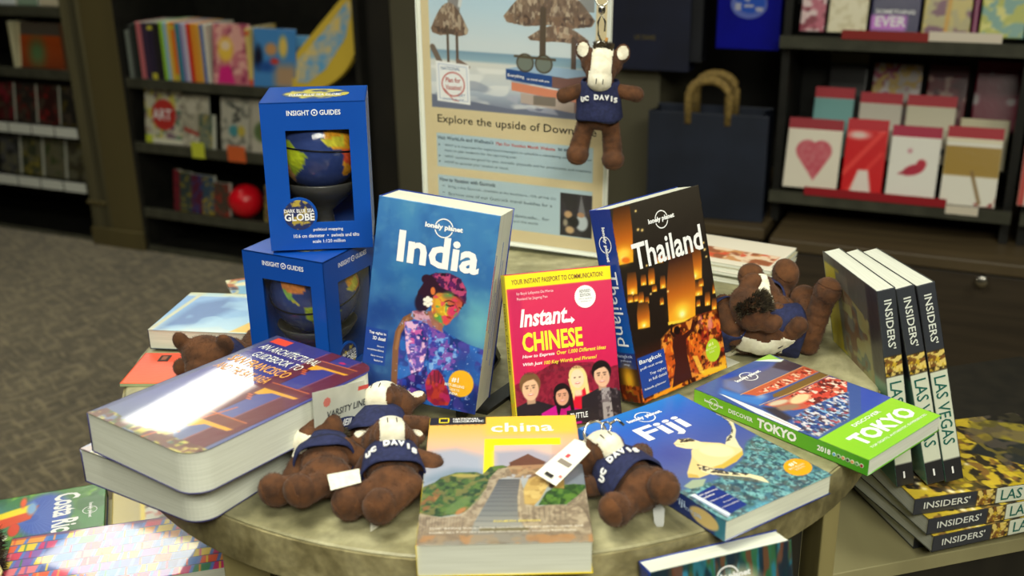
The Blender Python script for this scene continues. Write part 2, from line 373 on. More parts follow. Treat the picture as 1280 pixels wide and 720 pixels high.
# the pier between the two shelf units and the grey pilaster behind the table
struct('wall_pier', MB().box(-2.99, 2.93, 0, -2.835, 3.4, 1.52), M_OLIVE, Z24, bevel=.004)
m = MB()
for i in range(4): m.box(-3.075 + i*.0225, 2.925 + (i % 2)*.004, 0, -3.075 + (i+1)*.0225 - .003, 3.4, 1.52)
struct('trim_1', m, M_STRIPE, Z24)
struct('trim_2', MB().box(-3.08, 2.915, 0, -2.83, 2.93, .07).box(-3.08, 2.912, .16, -2.99, 2.925, .175), M_OLIVE, Z24, bevel=.003)
struct('wall_pilaster', MB().box(-1.73, 2.93, 0, -.87, 3.4, 2.42), M_GREYCOL, Z24, bevel=.004)
struct('wall_recess', MB().box(-1.845, 2.98, 0, -1.73, 3.4, 1.52), M_DARKWALL, Z24)
# ceiling light panels (they give the glare on the two glossy covers)
M_TUBE = principled('lit_diffuser', (.9, .9, .8, 1), .5, emis=(1, .98, .84, 1), es=17)
LPU, LPN, LPW, LPD = -3.00, 3.43, .29, .80
def light_panel(u, n, su, sn, lab):
    t = thing('ceiling_light', lab, 'light', BM(u, n, 2.38))
    MB().box(-su/2-.03, -sn/2-.03, .0, su/2+.03, -sn/2, .04).box(-su/2-.03, sn/2, .0, su/2+.03, sn/2+.03, .04).box(-su/2-.03, -sn/2, 0, -su/2, sn/2, .04).box(su/2, -sn/2, 0, su/2+.03, sn/2, .04).build('frame', M_SHELFLIP, t)
    MB().box(-su/2, -sn/2, .012, su/2, sn/2, .03).build('diffuser', M_TUBE, t)
    return t
light_panel(LPU, LPN, LPW, LPD, 'flat ceiling light above the left bookshelves, outside the picture')
light_panel(-2.97, 2.72, .64, .36, 'smaller ceiling light in front of the left bookshelves, outside the picture')
light_panel(-.5, 3.05, .10, .10, 'small ceiling spotlight above the card rack, outside the picture')

SPINE_OUT = Matrix(((0, 0, 1, 0), (1, 0, 0, 0), (0, 1, 0, 0), (0, 0, 0, 1)))   # spine towards the aisle, upright
# ------------------------------------------------------------------ far-left bookcase
def shelf_unit(label, u0, u1, n0, n1, zs, top, sidethick=.02, lips=(), group=None):
    t = thing('bookcase', label, 'bookcase', BM(u0, n0, 0)); W = u1 - u0; D = n1 - n0
    MB().box(0, D - .02, 0, W, D, top).build('back_panel', M_BLACK, t)
    for x in (0, W - sidethick): MB().box(x, 0, 0, x + sidethick, D - .02, top).build('side_panel', M_BLACK, t)
    for z in zs:
        s = MB().box(sidethick, .004, z - .018, W - sidethick, D - .02, z).build('shelf', M_BLACK, t)
        MB().box(sidethick, -.004, z - .03, W - sidethick, .004, z + .004).build('shelf_lip', M_SHELFLIP, s)
    MB().box(0, 0, top, W, D, top + .02).build('top_panel', M_BLACK, t)
    return t
lab_unit = shelf_unit('black metal bookcase at the far left with white price strips', -4.4, -3.08, 2.95, 3.36, (.01, .22, .43, .645, .87), 1.5)
for z in (.22, .43):
    for i in range(6):
        m = MB().box(.60 + i*.118, -.010, z - .030, .60 + i*.118 + .108, -.006, z + .006)
        m.build('price_strip', flat(205, 208, 200, .4), lab_unit)
unit2 = shelf_unit('wide dark bookcase of children\'s books between the olive pier and the pilaster', -2.835, -1.845, 2.93, 3.36, (.02, .165, .41, .64), 1.5)
# books facing out on the far-left shelves
def flatbook(label, u, n, z, w, h, t, art, name='paperback_book', cat='book', lean=8, group=None, turn=0, M=None):
    """standing face out, leaning back against what is behind it"""
    mw = (M or BM(u, n, z, R_(turn))) @ Matrix.Rotation(R_(90 - lean), 4, 'X')
    return book(label, mw, w, h, t, art, (90, 90, 80), (90, 90, 80), name=name, cat=cat, group=group)
def blotch(w, h, base, cols, sx, seed, step=.004):
    A = Art(w, h, step, base); A.speck(np.ones(A.X.shape), cols, sx, seed, .55); return A
A = Art(.24, .165, .003, (150, 62, 22)); A.vgrad([(0, (80, 70, 60)), (.25, (80, 74, 66)), (.3, (170, 72, 25)), (1, (110, 50, 25))]); A.ell(.4, .65, .16, .2, (80, 110, 70), soft=.2); A.rect(.0, .0, .06, 1, (200, 190, 150))
flatbook('orange framed book facing out on the far-left bookcase', -3.36, 2.99, .645, .24, .165, .03, A)
for i, (u, wd, c, lb) in enumerate(((-3.105, .02, (150, 60, 30), 'thin orange-red spine at the right end of the far-left upper shelf'), (-3.385, .02, (190, 185, 150), 'pale thick book left of the orange framed book'), (-3.13, .022, (90, 60, 40), 'brown spine beside the thin orange-red spine'))):
    book(lb, BM(u, 2.96, .645) @ SPINE_OUT, .14, .17, wd, c, c, c)
cols = [((60, 20, 20), (110, 30, 40)), ((40, 36, 34), (90, 30, 25)), ((50, 26, 24), (120, 30, 30)), ((36, 34, 32), (80, 70, 30)), ((60, 58, 56), (30, 30, 30))]
dk = ['dark red', 'black and rust', 'maroon', 'charcoal and olive', 'dark grey']
for i in range(4):
    A = blotch(.105, .15, cols[i][0], [cols[i][1], (70, 60, 50)], 5, i)
    flatbook(dk[i] + ' book facing out in the middle row of the far-left bookcase', -3.56 + i*.115, 3.0, .43, .105, .15, .02, A)
for i, (c, d, nm) in enumerate((((72, 72, 74), (40, 40, 40), 'grey'), ((50, 56, 40), (120, 110, 50), 'dark green and gold'), ((96, 92, 70), (60, 70, 40), 'khaki'), ((56, 52, 40), (80, 76, 40), 'dull olive'))):
    A = blotch(.105, .15, c, [d, (90, 88, 70)], 5, 20 + i)
    flatbook(nm + ' book facing out in the lowest row of the far-left bookcase', -3.58 + i*.118, 3.0, .22, .105, .15, .02, A)
for i, (c, nm) in enumerate((((150, 170, 180), 'pale blue'), ((190, 196, 196), 'white'), ((120, 140, 120), 'green-grey'), ((186, 176, 150), 'cream'))):
    flatbook(nm + ' book cut by the top left corner of the picture', -3.56 + i*.112, 3.0, .87, .10, .14, .02, Art(.1, .14, .004, c))

# ------------------------------------------------------------------ children's bookcase, upper shelf
def U(pxx): return -2.80 + .0032 * (pxx - 152)
def spine_book(label, p0, p1, z, h, c, d=.15, name='paperback_book', group=None, c2=None, n=2.945):
    u = U(p0); wd = (p1 - p0) * .0032 - .0015
    A = Art(wd, h, .003, c)
    if c2: A.rect(0, .05, 1, .12, c2); A.rect(0, .88, 1, 1, c2)
    # spine towards the aisle: local -X looks out
    mw = BM(u, n, z) @ SPINE_OUT
    return book(label, mw, d, h, wd, c, A, c, group=group)
row = [(149, 155, .165, (120, 128, 120), 'grey-green'), (155, 160, .185, (60, 62, 60), 'charcoal'), (160, 166, .19, (36, 44, 40), 'black-green'), (166, 173, .195, (190, 105, 110), 'salmon pink'),
       (173, 181, .195, (62, 48, 70), 'dark purple'), (181, 189, .195, (50, 42, 62), 'dark violet with yellow foot'), (189, 197, .195, (42, 38, 40), 'near-black'),
       (198, 203, .2, (150, 200, 60), 'lime green'), (203, 208, .2, (150, 190, 215), 'pale blue'), (208, 213, .2, (240, 190, 80), 'amber'), (213, 219, .2, (225, 120, 40), 'orange'), (219, 225, .198, (50, 130, 150), 'teal'),
       (225, 229, .198, (150, 140, 190), 'lilac'), (229, 234, .198, (200, 195, 215), 'lavender white'), (234, 240, .198, (215, 60, 40), 'scarlet'), (240, 247, .198, (245, 150, 50), 'bright orange'), (247, 252, .196, (250, 170, 70), 'yellow-orange'), (252, 256, .196, (70, 110, 180), 'blue'), (256, 261, .196, (215, 210, 195), 'white')]
for p0, p1, h, c, nm in row:
    spine_book(nm + ' upright picture book spine on the upper children\'s shelf', p0, p1, .64, h, c, group='upright picture books on the upper children\'s shelf', c2=(200, 190, 60) if 'yellow foot' in nm or 'orange' == nm else None)
A = Art(.155, .2, .003, (190, 110, 120)); A.speck(np.ones(A.X.shape), [(150, 60, 90), (215, 160, 150)], 6, 3, .55); A.ell(.35, .42, .2, .26, (225, 185, 70), soft=.1); A.ell(.35, .36, .12, .1, (235, 200, 170), soft=.06); A.poly([(.12, .98), (.2, .72), (.45, .68), (.6, .98)], (205, 40, 120), soft=.05)
flatbook('pink princess picture book facing out on the upper children\'s shelf', U(263), 2.955, .64, .148, .19, .012, A, name='picture_book', turn=0)
A = Art(.17, .19, .003, (70, 130, 190)); A.ell(.12, .5, .1, .22, (30, 30, 50), soft=.08); A.ell(.42, .35, .14, .12, (190, 140, 90), soft=.08); A.ell(.7, .3, .1, .2, (215, 185, 90), soft=.07); A.rect(.5, .6, 1, 1, (170, 140, 110), soft=.2); A.ell(.3, .65, .2, .1, (40, 80, 150), soft=.1); A.ell(.5, .55, .1, .06, (190, 60, 50), soft=.05)
flatbook('blue animal picture book facing out between the pink book and the shark book', U(316), 2.955, .64, .138, .185, .014, A, name='picture_book')
spine_book('cream and red striped upright picture book right of the princess book', 310, 316, .64, .19, (215, 190, 110), name='picture_book', c2=(220, 80, 40))
A = Art(.15, .17, .003, (90, 150, 195)); A.ell(.5, .3, .3, .1, (60, 70, 90), soft=.1); A.poly([(.2, .9), (.4, .5), (.9, .6), (.9, 1), (.2, 1)], (200, 190, 170), soft=.1)
flatbook('light blue picture book partly behind the tall curved yellow book', U(358), 2.97, .64, .13, .17, .012, A, name='picture_book')
# tall curved board book
pts = [(0, 0)] + [(.06 + .19*math.sin(R_(a)), .20 - .2*math.cos(R_(a)) ) for a in range(10, 91, 8)] + [(.245, .29), (.19, .30), (0, .10)]
cb = thing('curved_board_book', 'tall curved yellow and blue board book leaning at the right of the upper children\'s shelf', 'book', BM(-2.12, 2.96, .641) @ Matrix.Rotation(R_(80), 4, 'X'))
MB().prism(pts, 0, .02).build('body', flat(205, 175, 60, .4), cb)
MB().prism([(.015, .02), (.06, .02), (.13, .07), (.2, .17), (.225, .28), (.2, .28), (.13, .2), (.015, .085)], .02, .0206).build('blue_picture', mixmat('sea_print', px(90, 160, 205), px(215, 190, 110), 25, .4), cb)
# middle shelf
def kids(label, p0, p1, h, art, z=.41, n=2.96): return flatbook(label, U(p0) - .03, n, z, (p1 - p0) * .0032 - .004, h, .012, art, name='picture_book')
A = Art(.165, .19, .003, (196, 192, 170)); A.speck(np.ones(A.X.shape), [(90, 120, 100), (200, 190, 90), (120, 90, 110)], 9, 5, .62); A.ell(.52, .46, .33, .33, (190, 55, 50)); A.rect(0, .85, .2, 1, (190, 200, 60)); A.rect(.2, .9, 1, 1, (215, 212, 190))
k = kids('white activity book with red circle reading ART on the middle children\'s shelf', 167, 217, .185, A)
write([('ART', .035, .085, .085, .038, BOLD)], 'title_lettering', k, WHITE, **fr(.012))
A = Art(.12, .18, .003, (176, 170, 150)); A.speck(np.ones(A.X.shape), [(150, 144, 128), (196, 190, 172)], 8, 8, .55); A.poly([(.1, .62), (.9, .78), (.9, .84), (.1, .7)], (170, 60, 50))
kids('grey-white booklet with slanting red line next to the ART book', 218, 256, .18, A)
kids('small grey-green booklet in front of the grey-white one', 246, 268, .12, blotch(.06, .12, (110, 116, 100), [(70, 90, 80), (150, 140, 90)], 5, 9), n=2.945)
A = Art(.13, .18, .003, (180, 176, 160)); A.speck(np.ones(A.X.shape), [(120, 120, 110)], 7, 12, .6); A.ell(.42, .62, .16, .14, (70, 140, 150), soft=.08); A.ell(.66, .62, .12, .14, (190, 170, 70), soft=.08); A.line([(.35, .15), (.6, .2), (.5, .32), (.62, .4), (.4, .45)], .07, (40, 44, 44))
kids('white counting book with big black number on the middle children\'s shelf', 272, 308, .18, A)
A = Art(.13, .18, .003, (180, 174, 158)); A.ell(.5, .6, .34, .28, (90, 110, 70), soft=.1); A.ell(.62, .6, .2, .18, (185, 40, 50), soft=.08)
kids('white book with red and green fruit picture beside the counting book', 309, 345, .18, A)
for u, w_, c, nm in ((-2.555, .055, (195, 200, 60), 'lime shelf price tag under the small booklet'), (-2.40, .075, (205, 95, 45), 'orange shelf price tag under the counting book')):
    t = thing('price_tag', nm, 'tag', BM(u, 2.924, .40)); MB().box(0, -.002, -.02, w_, 0, .035).build('card', flat(*c, .5), t); MB().box(0, 0, -.022, w_, .004, -.01).build('clip', M_SHELFLIP, t)
# bottom shelf
for i, (p0, p1, h, c, c2, nm) in enumerate(((197, 206, .15, (110, 30, 40), (60, 20, 30), 'crimson thin'), (206, 222, .145, (50, 60, 60), (120, 110, 40), 'dark olive speckled'), (222, 238, .14, (80, 30, 50), (40, 60, 110), 'purple and navy'), (238, 254, .14, (50, 70, 90), (150, 130, 40), 'navy and yellow'), (254, 275, .12, (70, 60, 50), (130, 50, 40), 'rusty brown'), (322, 330, .13, (70, 40, 60), (190, 180, 90), 'plum'), (330, 345, .13, (110, 120, 60), (70, 40, 60), 'moss green'))):
    A = blotch((p1 - p0)*.0032, h, c, [c2], 5, 30 + i)
    flatbook(nm + ' book facing out on the lowest children\'s shelf', U(p0) - .03, 2.96, .165, (p1 - p0)*.0032 - .004, h, .02, A, name='picture_book')
bl = thing('toy_ball', 'glossy red ball toy with a short nozzle on the lowest children\'s shelf', 'toy', BM(-2.385, 2.975, .225))
MB().ell((0, 0, 0), (.06, .06, .06)).build('ball', flat(205, 15, 30, .25), bl, smooth=True)
MB().lathe([(.022, 0), (.016, .02), (.010, .034)], 16, Matrix.Translation((-.05, 0, .01)) @ Matrix.Rotation(R_(-90), 4, 'Y')).build('nozzle', flat(215, 40, 50, .3), bl, smooth=True)

# ------------------------------------------------------------------ low cabinets on the right
def cabinet(label, u0, u1, n0, n1, top, knob=None):
    t = thing('low_cabinet', label, 'cabinet', BM(u0, n0, 0)); W = u1 - u0; D = n1 - n0
    MB().box(.01, .02, .08, W - .01, D, top - .03).build('body', M_BROWN, t)
    MB().box(.03, .06, 0, W - .03, D - .02, .08).build('toe_kick', flat(16, 15, 13, .8), t)
    MB().box(0, -.01, top - .03, W, D, top).build('top_board', M_BROWNTOP, t, bevel=.003)
    d = MB().box(.012, .0, .085, W - .012, .02, top - .036).build('drawer_front', M_BROWN, t, bevel=.002)
    if knob:
        MB().lathe([(.009, 0), (.009, .004), (.006, .006), (.006, .016), (.014, .020), (.015, .026), (.010, .030)], 20, Matrix.Translation((knob[0] - u0, 0, knob[1])) @ Matrix.Rotation(R_(90), 4, 'X')).build('knob', principled('satin_nickel', (.6, .57, .5, 1), .25, 1), d, smooth=True)
    return t
cabinet('long dark woodgrain low cabinet under the card rack, with a round metal lock', -.49, .62, 2.68, 3.38, .40, (.02, .355))
cabinet('dark woodgrain low cabinet carrying the navy shopping bag', -.86, -.515, 2.735, 3.38, .405)

# ------------------------------------------------------------------ bags
def shopping_bag(label, mw, w, h, d, mat, hmat=None, hw=.06, hh=.08, hr=.006):
    t = thing('shopping_bag', label, 'bag', mw)
    m = MB(); k = .006
    m.box(0, 0, 0, w, k, h).box(0, d - k, 0, w, d, h).box(0, k, 0, w, d - k, k)
    m.build('body', mat, t, bevel=.002)
    for x in (0, w - k * .5):   # gusset folded inwards
        g = MB(); s = .02 if x == 0 else -.02
        xx = x if x == 0 else w
        g.add([(xx, k, 0), (xx + s*.2, d/2, 0), (xx, d - k, 0), (xx, k, h), (xx + s, d/2, h), (xx, d - k, h), (xx - s*.1, k, 0), (xx - s*.1, d/2, 0)], [(0, 1, 4, 3), (1, 2, 5, 4), (0, 3, 4, 1), (1, 4, 5, 2)])
        g.build('gusset', mat, t)
    if hmat:
        for y in (k + .002, d - k - .002):
            pts = [(w/2 - hw, y, h - .03), (w/2 - hw, y, h + hh*.55)] + [(w/2 - hw*math.cos(R_(a)), y, h + hh*.55 + hh*.45*math.sin(R_(a))) for a in range(20, 161, 20)] + [(w/2 + hw, y, h + hh*.55), (w/2 + hw, y, h - .03)]
            MB().tube(pts, hr, 8).build('handle', hmat, t, smooth=True)
    return t
M_NAVYBAG = mixmat('navy_kraft_paper', px(29, 36, 52), px(21, 27, 40), 8, .55, 4, .3)
M_ROPE = mixmat('tan_paper_rope', px(150, 124, 66), px(112, 92, 48), 160, .8, 2, .5)
shopping_bag('large navy paper shopping bag with tan rope handles standing on the low cabinet', BM(-.845, 2.75, .406, R_(4)), .315, .285, .12, M_NAVYBAG, M_ROPE, .052, .085, .012)
M_ROYAL = mixmat('royal_blue_gloss_paper', px(10, 16, 150), px(6, 10, 120), 6, .3)
rb = shopping_bag('royal blue gift bag with pale oval emblem hanging above the navy bag', BM(-.70, 2.86, .845), .165, .26, .06, M_ROYAL, flat(10, 14, 90, .4), .04, .12, .003)
fb = dict(O=(0, 0, 0), R=(1, 0, 0), U=(0, 0, 1))
disc2d('emblem', rb, flat(96, 112, 190, .4), .082, .115, .047, .036, lift=.0006, **fb)
disc2d('emblem_field', rb, flat(40, 84, 190, .4), .086, .119, .038, .027, lift=.0009, **fb)
disc2d('emblem_crest', rb, flat(170, 176, 196, .4), .078, .131, .010, .012, lift=.0012, n=10, scallop=.35, **fb)
MB().box(.070, -.0014, .108, .094, -.0012, .114).box(.047, -.0014, .100, .062, -.0012, .118).box(.1, -.0014, .098, .118, -.0012, .108).build('emblem_bands', flat(176, 178, 200, .4), rb)
M_DKNAVY = mixmat('dark_navy_bag_fabric', px(20, 26, 52), px(12, 16, 34), 5, .6, 3, .3)
db = shopping_bag('dark navy tote bag hanging beside the grey pilaster', BM(-1.005, 2.875, .775), .23, .40, .07, M_DKNAVY, flat(14, 18, 36, .6), .05, .14, .005)
write([('UC DAVIS', .075, .083, .06, .012, BOLD)], 'gold_lettering', db, flat(96, 84, 36, .5), **fb)
shopping_bag('black tote bag hanging right of the dark navy one', BM(-.825, 2.89, .80), .08, .34, .06, mixmat('black_bag_fabric', px(22, 24, 32), px(12, 13, 18), 5, .6, 3), flat(14, 14, 18, .6), .02, .1, .004)
hk = thing('bag_rail', 'dark metal rail the bags hang from', 'rail', BM(-1.1, 2.93, 1.30)); MB().box(0, 0, 0, .57, .02, .02).build('bar', M_BLACK, hk)
for i in range(4): MB().tube([(.11 + .16*i, 0, .01), (.11 + .16*i, -.05, .0), (.11 + .16*i, -.055, .02)], .004).build('hook', M_SHELFLIP, hk)
for x in (.24, .54): MB().box(x, .02, -.03, x + .03, .46, .03).build('bracket', M_BLACK, hk)

# ------------------------------------------------------------------ greeting-card rack
def V(pxx): return -.503 + .00196 * (pxx - 972)
rack = thing('card_rack', 'black tiered greeting-card rack standing on the long low cabinet', 'rack', BM(-.52, 2.80, .401))
MB().box(0, .25, 0, .585, .27, .95).build('back_panel', M_BLACK, rack)
for x in (0, .565): MB().box(x, .03, 0, x + .02, .25, .95).build('side_panel', M_BLACK, rack)
for z in (.085, .485):
    s = MB().box(.02, 0, z - .01, .565, .25, z).build('shelf', M_BLACK, rack)
    MB().box(.0, -.015, z - .022, .585, 0, z + .008).build('shelf_lip', M_SHELFLIP, s)
for z, y in ((.17, .09), (.25, .16), (.57, .09), (.65, .16)): MB().box(.02, y, z - .008, .565, y + .05, z).build('tier', M_BLACK, rack)
rack2 = thing('card_rack', 'black card rack cut by the right edge of the picture', 'rack', BM(.085, 2.80, .401))
MB().box(0, .25, 0, .5, .27, .95).build('back_panel', M_BLACK, rack2)
for x in (0, .48): MB().box(x, .03, 0, x + .02, .25, .95).build('side_panel', M_BLACK, rack2)
s = MB().box(.02, 0, .075, .48, .25, .085).build('shelf', M_BLACK, rack2); MB().box(0, -.015, .063, .5, 0, .093).build('shelf_lip', M_SHELFLIP, s)
def card(label, p0, p1, z, h, n, art, lean=14, header=None, name='greeting_card'):
    w_ = (p1 - p0) * .00196 - .004
    t = thing(name, label, 'card', BM(V(p0), n, z) @ Matrix.Rotation(R_(90 - lean), 4, 'X'))
    A = art(w_, h) if callable(art) else Art(w_, h, .004, art)
    panel('card_front', A, t, (0, 0, .002), thick=.002)
    MB().box(.003, .002, -.004, w_ - .003, h - .006, -.0005).build('envelope', flat(190, 186, 175, .6), t)
    if header: MB().box(0, h, -.002, w_, h + .028, .0015).build('header_band', flat(*header, .5), t)
    return t
def a_heart(w, h):
    A = Art(w, h, .003, (226, 218, 200)); m = np.maximum(np.maximum(A.ell(.38, .36, .2, .2), A.ell(.64, .36, .2, .2)), A.poly([(.2, .45), (.82, .45), (.55, .86)])); A.mix(m * (.55 + .45*A.noise(14, seed=2)), (190, 60, 80)); return A
def a_redbow(w, h):
    A = Art(w, h, .003, (205, 25, 30)); A.line([(.0, .7), (.9, .0)], .12, (235, 80, 70), .7); A.line([(.1, 1), (.9, .35)], .1, (225, 60, 55), .8); A.ell(.3, .08, .26, .1, (240, 200, 190), soft=.1); A.poly([(.2, 1), (.38, .62), (.62, .62), (.75, 1)], (228, 215, 205), soft=.05); return A
def a_bird(w, h):
    A = Art(w, h, .003, (228, 224, 214)); A.ell(.52, .52, .22, .11, (175, 35, 60), rot=-20); A.ell(.66, .42, .1, .1, (180, 40, 60)); A.poly([(.2, .6), (.4, .5), (.4, .62)], (165, 40, 60)); A.ell(.4, .22, .05, .05, (200, 140, 150)); return A
def a_gold(w, h):
    A = Art(w, h, .003, (226, 222, 208)); A.rect(0, .12, 1, .56, (160, 128, 48)); A.line([(.52, .5), (.72, .95)], .06, (130, 100, 50)); A.rect(0, 0, 1, .06, (220, 210, 180)); A.speck(A.rect(.5, .85, 1, 1), [(150, 50, 50)], 12, 3, .55); return A
def a_teal(w, h):
    A = Art(w, h, .003, (110, 160, 158)); A.ell(.5, .85, .3, .3, (215, 205, 165), soft=.2); return A
def a_pot(w, h):
    A = Art(w, h, .003, (190, 184, 170)); A.ell(.6, .62, .12, .1, (140, 25, 40)); return A
def a_moust(w, h):
    A = Art(w, h, .003, (196, 190, 166)); A.ell(.33, .8, .2, .1, (40, 34, 30), rot=10); A.ell(.67, .8, .2, .1, (40, 34, 30), rot=-10); return A
def a_flor(w, h):
    A = Art(w, h, .003, (176, 166, 160)); A.speck(np.ones(A.X.shape), [(150, 60, 90), (200, 190, 190), (190, 160, 90)], 7, 4, .58); return A
RED = (170, 22, 40)
card('white greeting card with red lace heart, front row left', 979, 1051, .505, .152, 2.80, a_heart, header=(150, 25, 40))
card('bright red greeting card with white figure, second in the front row', 1054, 1107, .502, .162, 2.80, a_redbow, header=(185, 20, 35))
card('white greeting card with small red bird, third in the front row', 1110, 1172, .50, .155, 2.80, a_bird, header=(165, 20, 60))
card('gold and white greeting card at the right end of the front row', 1176, 1243, .497, .165, 2.80, a_gold, header=(165, 25, 40))
card('teal greeting card with red border, left in the second row', 1003, 1056, .575, .15, 2.885, a_teal, header=RED)
card('cream greeting card with dark red pot, second row behind the bright red card', 1062, 1117, .575, .143, 2.885, a_pot, header=RED)
card('cream greeting card with black moustache, second row behind the bird card', 1121, 1183, .575, .143, 2.885, a_moust, header=RED)
card('pale yellow greeting card behind the gold card', 1188, 1248, .57, .125, 2.885, (190, 182, 150))
card('black greeting card in clear sleeve, left in the back row', 1014, 1066, .655, .15, 2.96, (26, 24, 24), header=(90, 88, 70))
card('grey floral greeting card in the back row', 1072, 1135, .655, .155, 2.96, a_flor)
card('dark red and brown greeting card, third in the back row', 1141, 1192, .655, .13, 2.96, lambda w, h: blotch(w, h, (96, 22, 32), [(150, 120, 110), (70, 20, 30)], 4, 6), header=(70, 14, 26))
card('wine red greeting card with silver scroll at the right end of the back row', 1199, 1256, .65, .15, 2.96, lambda w, h: blotch(w, h, (110, 18, 44), [(160, 150, 150)], 3, 9).rect(0, .55, 1, 1, (110, 18, 44)), header=(110, 22, 50))
card('pink and red greeting card at the left end of the upper rack shelf', 986, 1018, .905, .16, 2.80, lambda w, h: blotch(w, h, (180, 90, 110), [(130, 40, 60), (215, 190, 190)], 4, 4))
card('cream greeting card with fine script on the upper rack shelf', 1020, 1069, .905, .16, 2.80, lambda w, h: blotch(w, h, (222, 214, 184), [(206, 196, 160)], 9, 4))
k = card('navy greeting card with pink EVER lettering on the upper rack shelf', 1071, 1130, .905, .16, 2.80, lambda w, h: Art(w, h, .004, (48, 44, 84)).rect(.0, .72, .75, .95, (190, 110, 200), soft=.08))
write([('EVER', .012, .018, .07, .024, BOLD), ('SOMETHING', .01, .048, .09, .010, BOLD)], 'lettering', k, WHITE, **fr(.002))
card('beige floral greeting card with yellow stem on the upper rack shelf', 1132, 1188, .905, .16, 2.80, lambda w, h: blotch(w, h, (176, 166, 120), [(120, 80, 100), (196, 180, 110)], 5, 8).line([(.5, 1), (.55, .2)], .08, (200, 150, 50)))
card('thin magenta greeting card beside the beige floral one', 1188, 1196, .905, .16, 2.805, (120, 30, 80))
card('yellow-green greeting card on the upper rack shelf', 1197, 1248, .905, .16, 2.80, lambda w, h: blotch(w, h, (176, 180, 84), [(210, 206, 120), (120, 160, 150)], 5, 5))
card('grey-blue greeting card at the right end of the upper rack shelf', 1249, 1264, .905, .16, 2.80, (130, 158, 160))
card('white and red greeting card at the right edge of the picture', 1266, 1330, .51, .15, 2.80, lambda w, h: Art(w, h, .004, (220, 214, 204)).rect(0, .0, .12, 1, (180, 60, 50)), name='greeting_card')
for lab, u, w_, z, c in (('dark red paper strip along the lower lip of the card rack', -.43, .345, .492, (150, 24, 34)), ('dark red paper strip along the upper lip of the card rack', -.37, .20, .892, (140, 40, 36)), ('white paper strip slanting on the upper lip of the card rack', -.17, .16, .895, (226, 214, 196)), ('small spotted white paper at the right end of the red strip', -.085, .075, .478, (215, 205, 185))):
    t = thing('shelf_strip', lab, 'label', BM(u, 2.783, z)); MB().box(0, -.001, 0, w_, 0, .022).build('strip', flat(*c, .5), t); MB().box(0, 0, 0, w_, .002, .006).build('fold', flat(*c, .5), t)

# ------------------------------------------------------------------ the round display table
TX, TY, TR, TZ = -.0139, 1.1609, .4216, .75
def stone(name, ca, cb, cc, sc=9):
    m = principled(name, ca, .42); nt = m.node_tree; L = nt.links.new; b = nt.nodes['Principled BSDF']
    tc = nt.nodes.new('ShaderNodeTexCoord'); n1 = nt.nodes.new('ShaderNodeTexNoise'); n1.inputs['Scale'].default_value = sc; n1.inputs['Detail'].default_value = 8; n1.inputs['Roughness'].default_value = .6; n1.inputs['Distortion'].default_value = .5
    n2 = nt.nodes.new('ShaderNodeTexNoise'); n2.inputs['Scale'].default_value = sc * 6; n2.inputs['Detail'].default_value = 5
    L(tc.outputs['Object'], n1.inputs['Vector']); L(tc.outputs['Object'], n2.inputs['Vector'])
    r = nt.nodes.new('ShaderNodeValToRGB'); r.color_ramp.elements[0].position = .36; r.color_ramp.elements[0].color = ca; r.color_ramp.elements[1].position = .62; r.color_ramp.elements[1].color = cc
    e = r.color_ramp.elements.new(.5); e.color = cb
    L(n1.outputs['Fac'], r.inputs[0]); mx = nt.nodes.new('ShaderNodeMix'); mx.data_type = 'RGBA'; mx.blend_type = 'OVERLAY'; mx.inputs[0].default_value = .55
    L(r.outputs[0], mx.inputs[6]); L(n2.outputs['Fac'], mx.inputs[7]); L(mx.outputs[2], b.inputs['Base Color'])
    return m
M_STONE = stone('stone_laminate', px(102, 98, 70), px(136, 131, 98), px(168, 163, 128))
M_EDGE = stone('stone_laminate_edge', px(98, 90, 60), px(126, 117, 82), px(148, 139, 102), 20)
M_CREAM = mixmat('cream_laminate', px(150, 143, 104), px(138, 131, 94), 5, .45, 4, 0, (3, .4, 1))
M_POST = mixmat('beige_post_laminate', px(140, 130, 86), px(120, 110, 72), 4, .4, 3, 0, (6, 6, .5))
M_DKPANEL = mixmat('dark_table_panel', px(34, 31, 24), px(26, 24, 19), 6, .55, 3, 0, (6, 6, .4))
tb = thing('display_table', 'round stone-laminate display table on a dark base with beige posts and lower shelves', 'table', Matrix.Translation((TX, TY, 0)))
n = 128
MB().lathe([(TR - .001, TZ - .043), (TR - .001, TZ - .0012), (TR - .003, TZ)], n).build('tabletop', M_STONE, tb)
m = MB(); m.lathe([(TR - .0005, TZ - .0426), (TR + .0015, TZ - .0426), (TR + .0015, TZ - .0022), (TR - .0005, TZ - .0022)], n, cap=False); m.build('edge_band', M_EDGE, tb)
A5 = R_(5)
Mc = Matrix.Rotation(A5, 4, 'Z'); s_ = .285
MB().box(-s_ + .02, -s_ + .03, .0, s_ - .02, s_ - .03, TZ - .043, Mc).build('core_panel', M_DKPANEL, tb)
for i, (x, y) in enumerate(((-1, -1), (1, -1), (1, 1), (-1, 1))):
    x0, y0 = (x * s_, y * s_) if i != 1 else (.300, -.296); wd = .042 if i != 1 else .016
    MB().box(min(x0, x0 - x*wd), min(y0, y0 - y*.05), 0, max(x0, x0 - x*wd), max(y0, y0 - y*.05), TZ - .043, Mc).build('post', M_POST, tb, bevel=.002)
for i in range(5):
    MB().box(-s_ + .07 + i*.1, -s_ + .022, .02, -s_ + .07 + i*.1 + .093, -s_ + .03, TZ - .07, Mc).build('front_panel', M_DKPANEL, tb, bevel=.001)
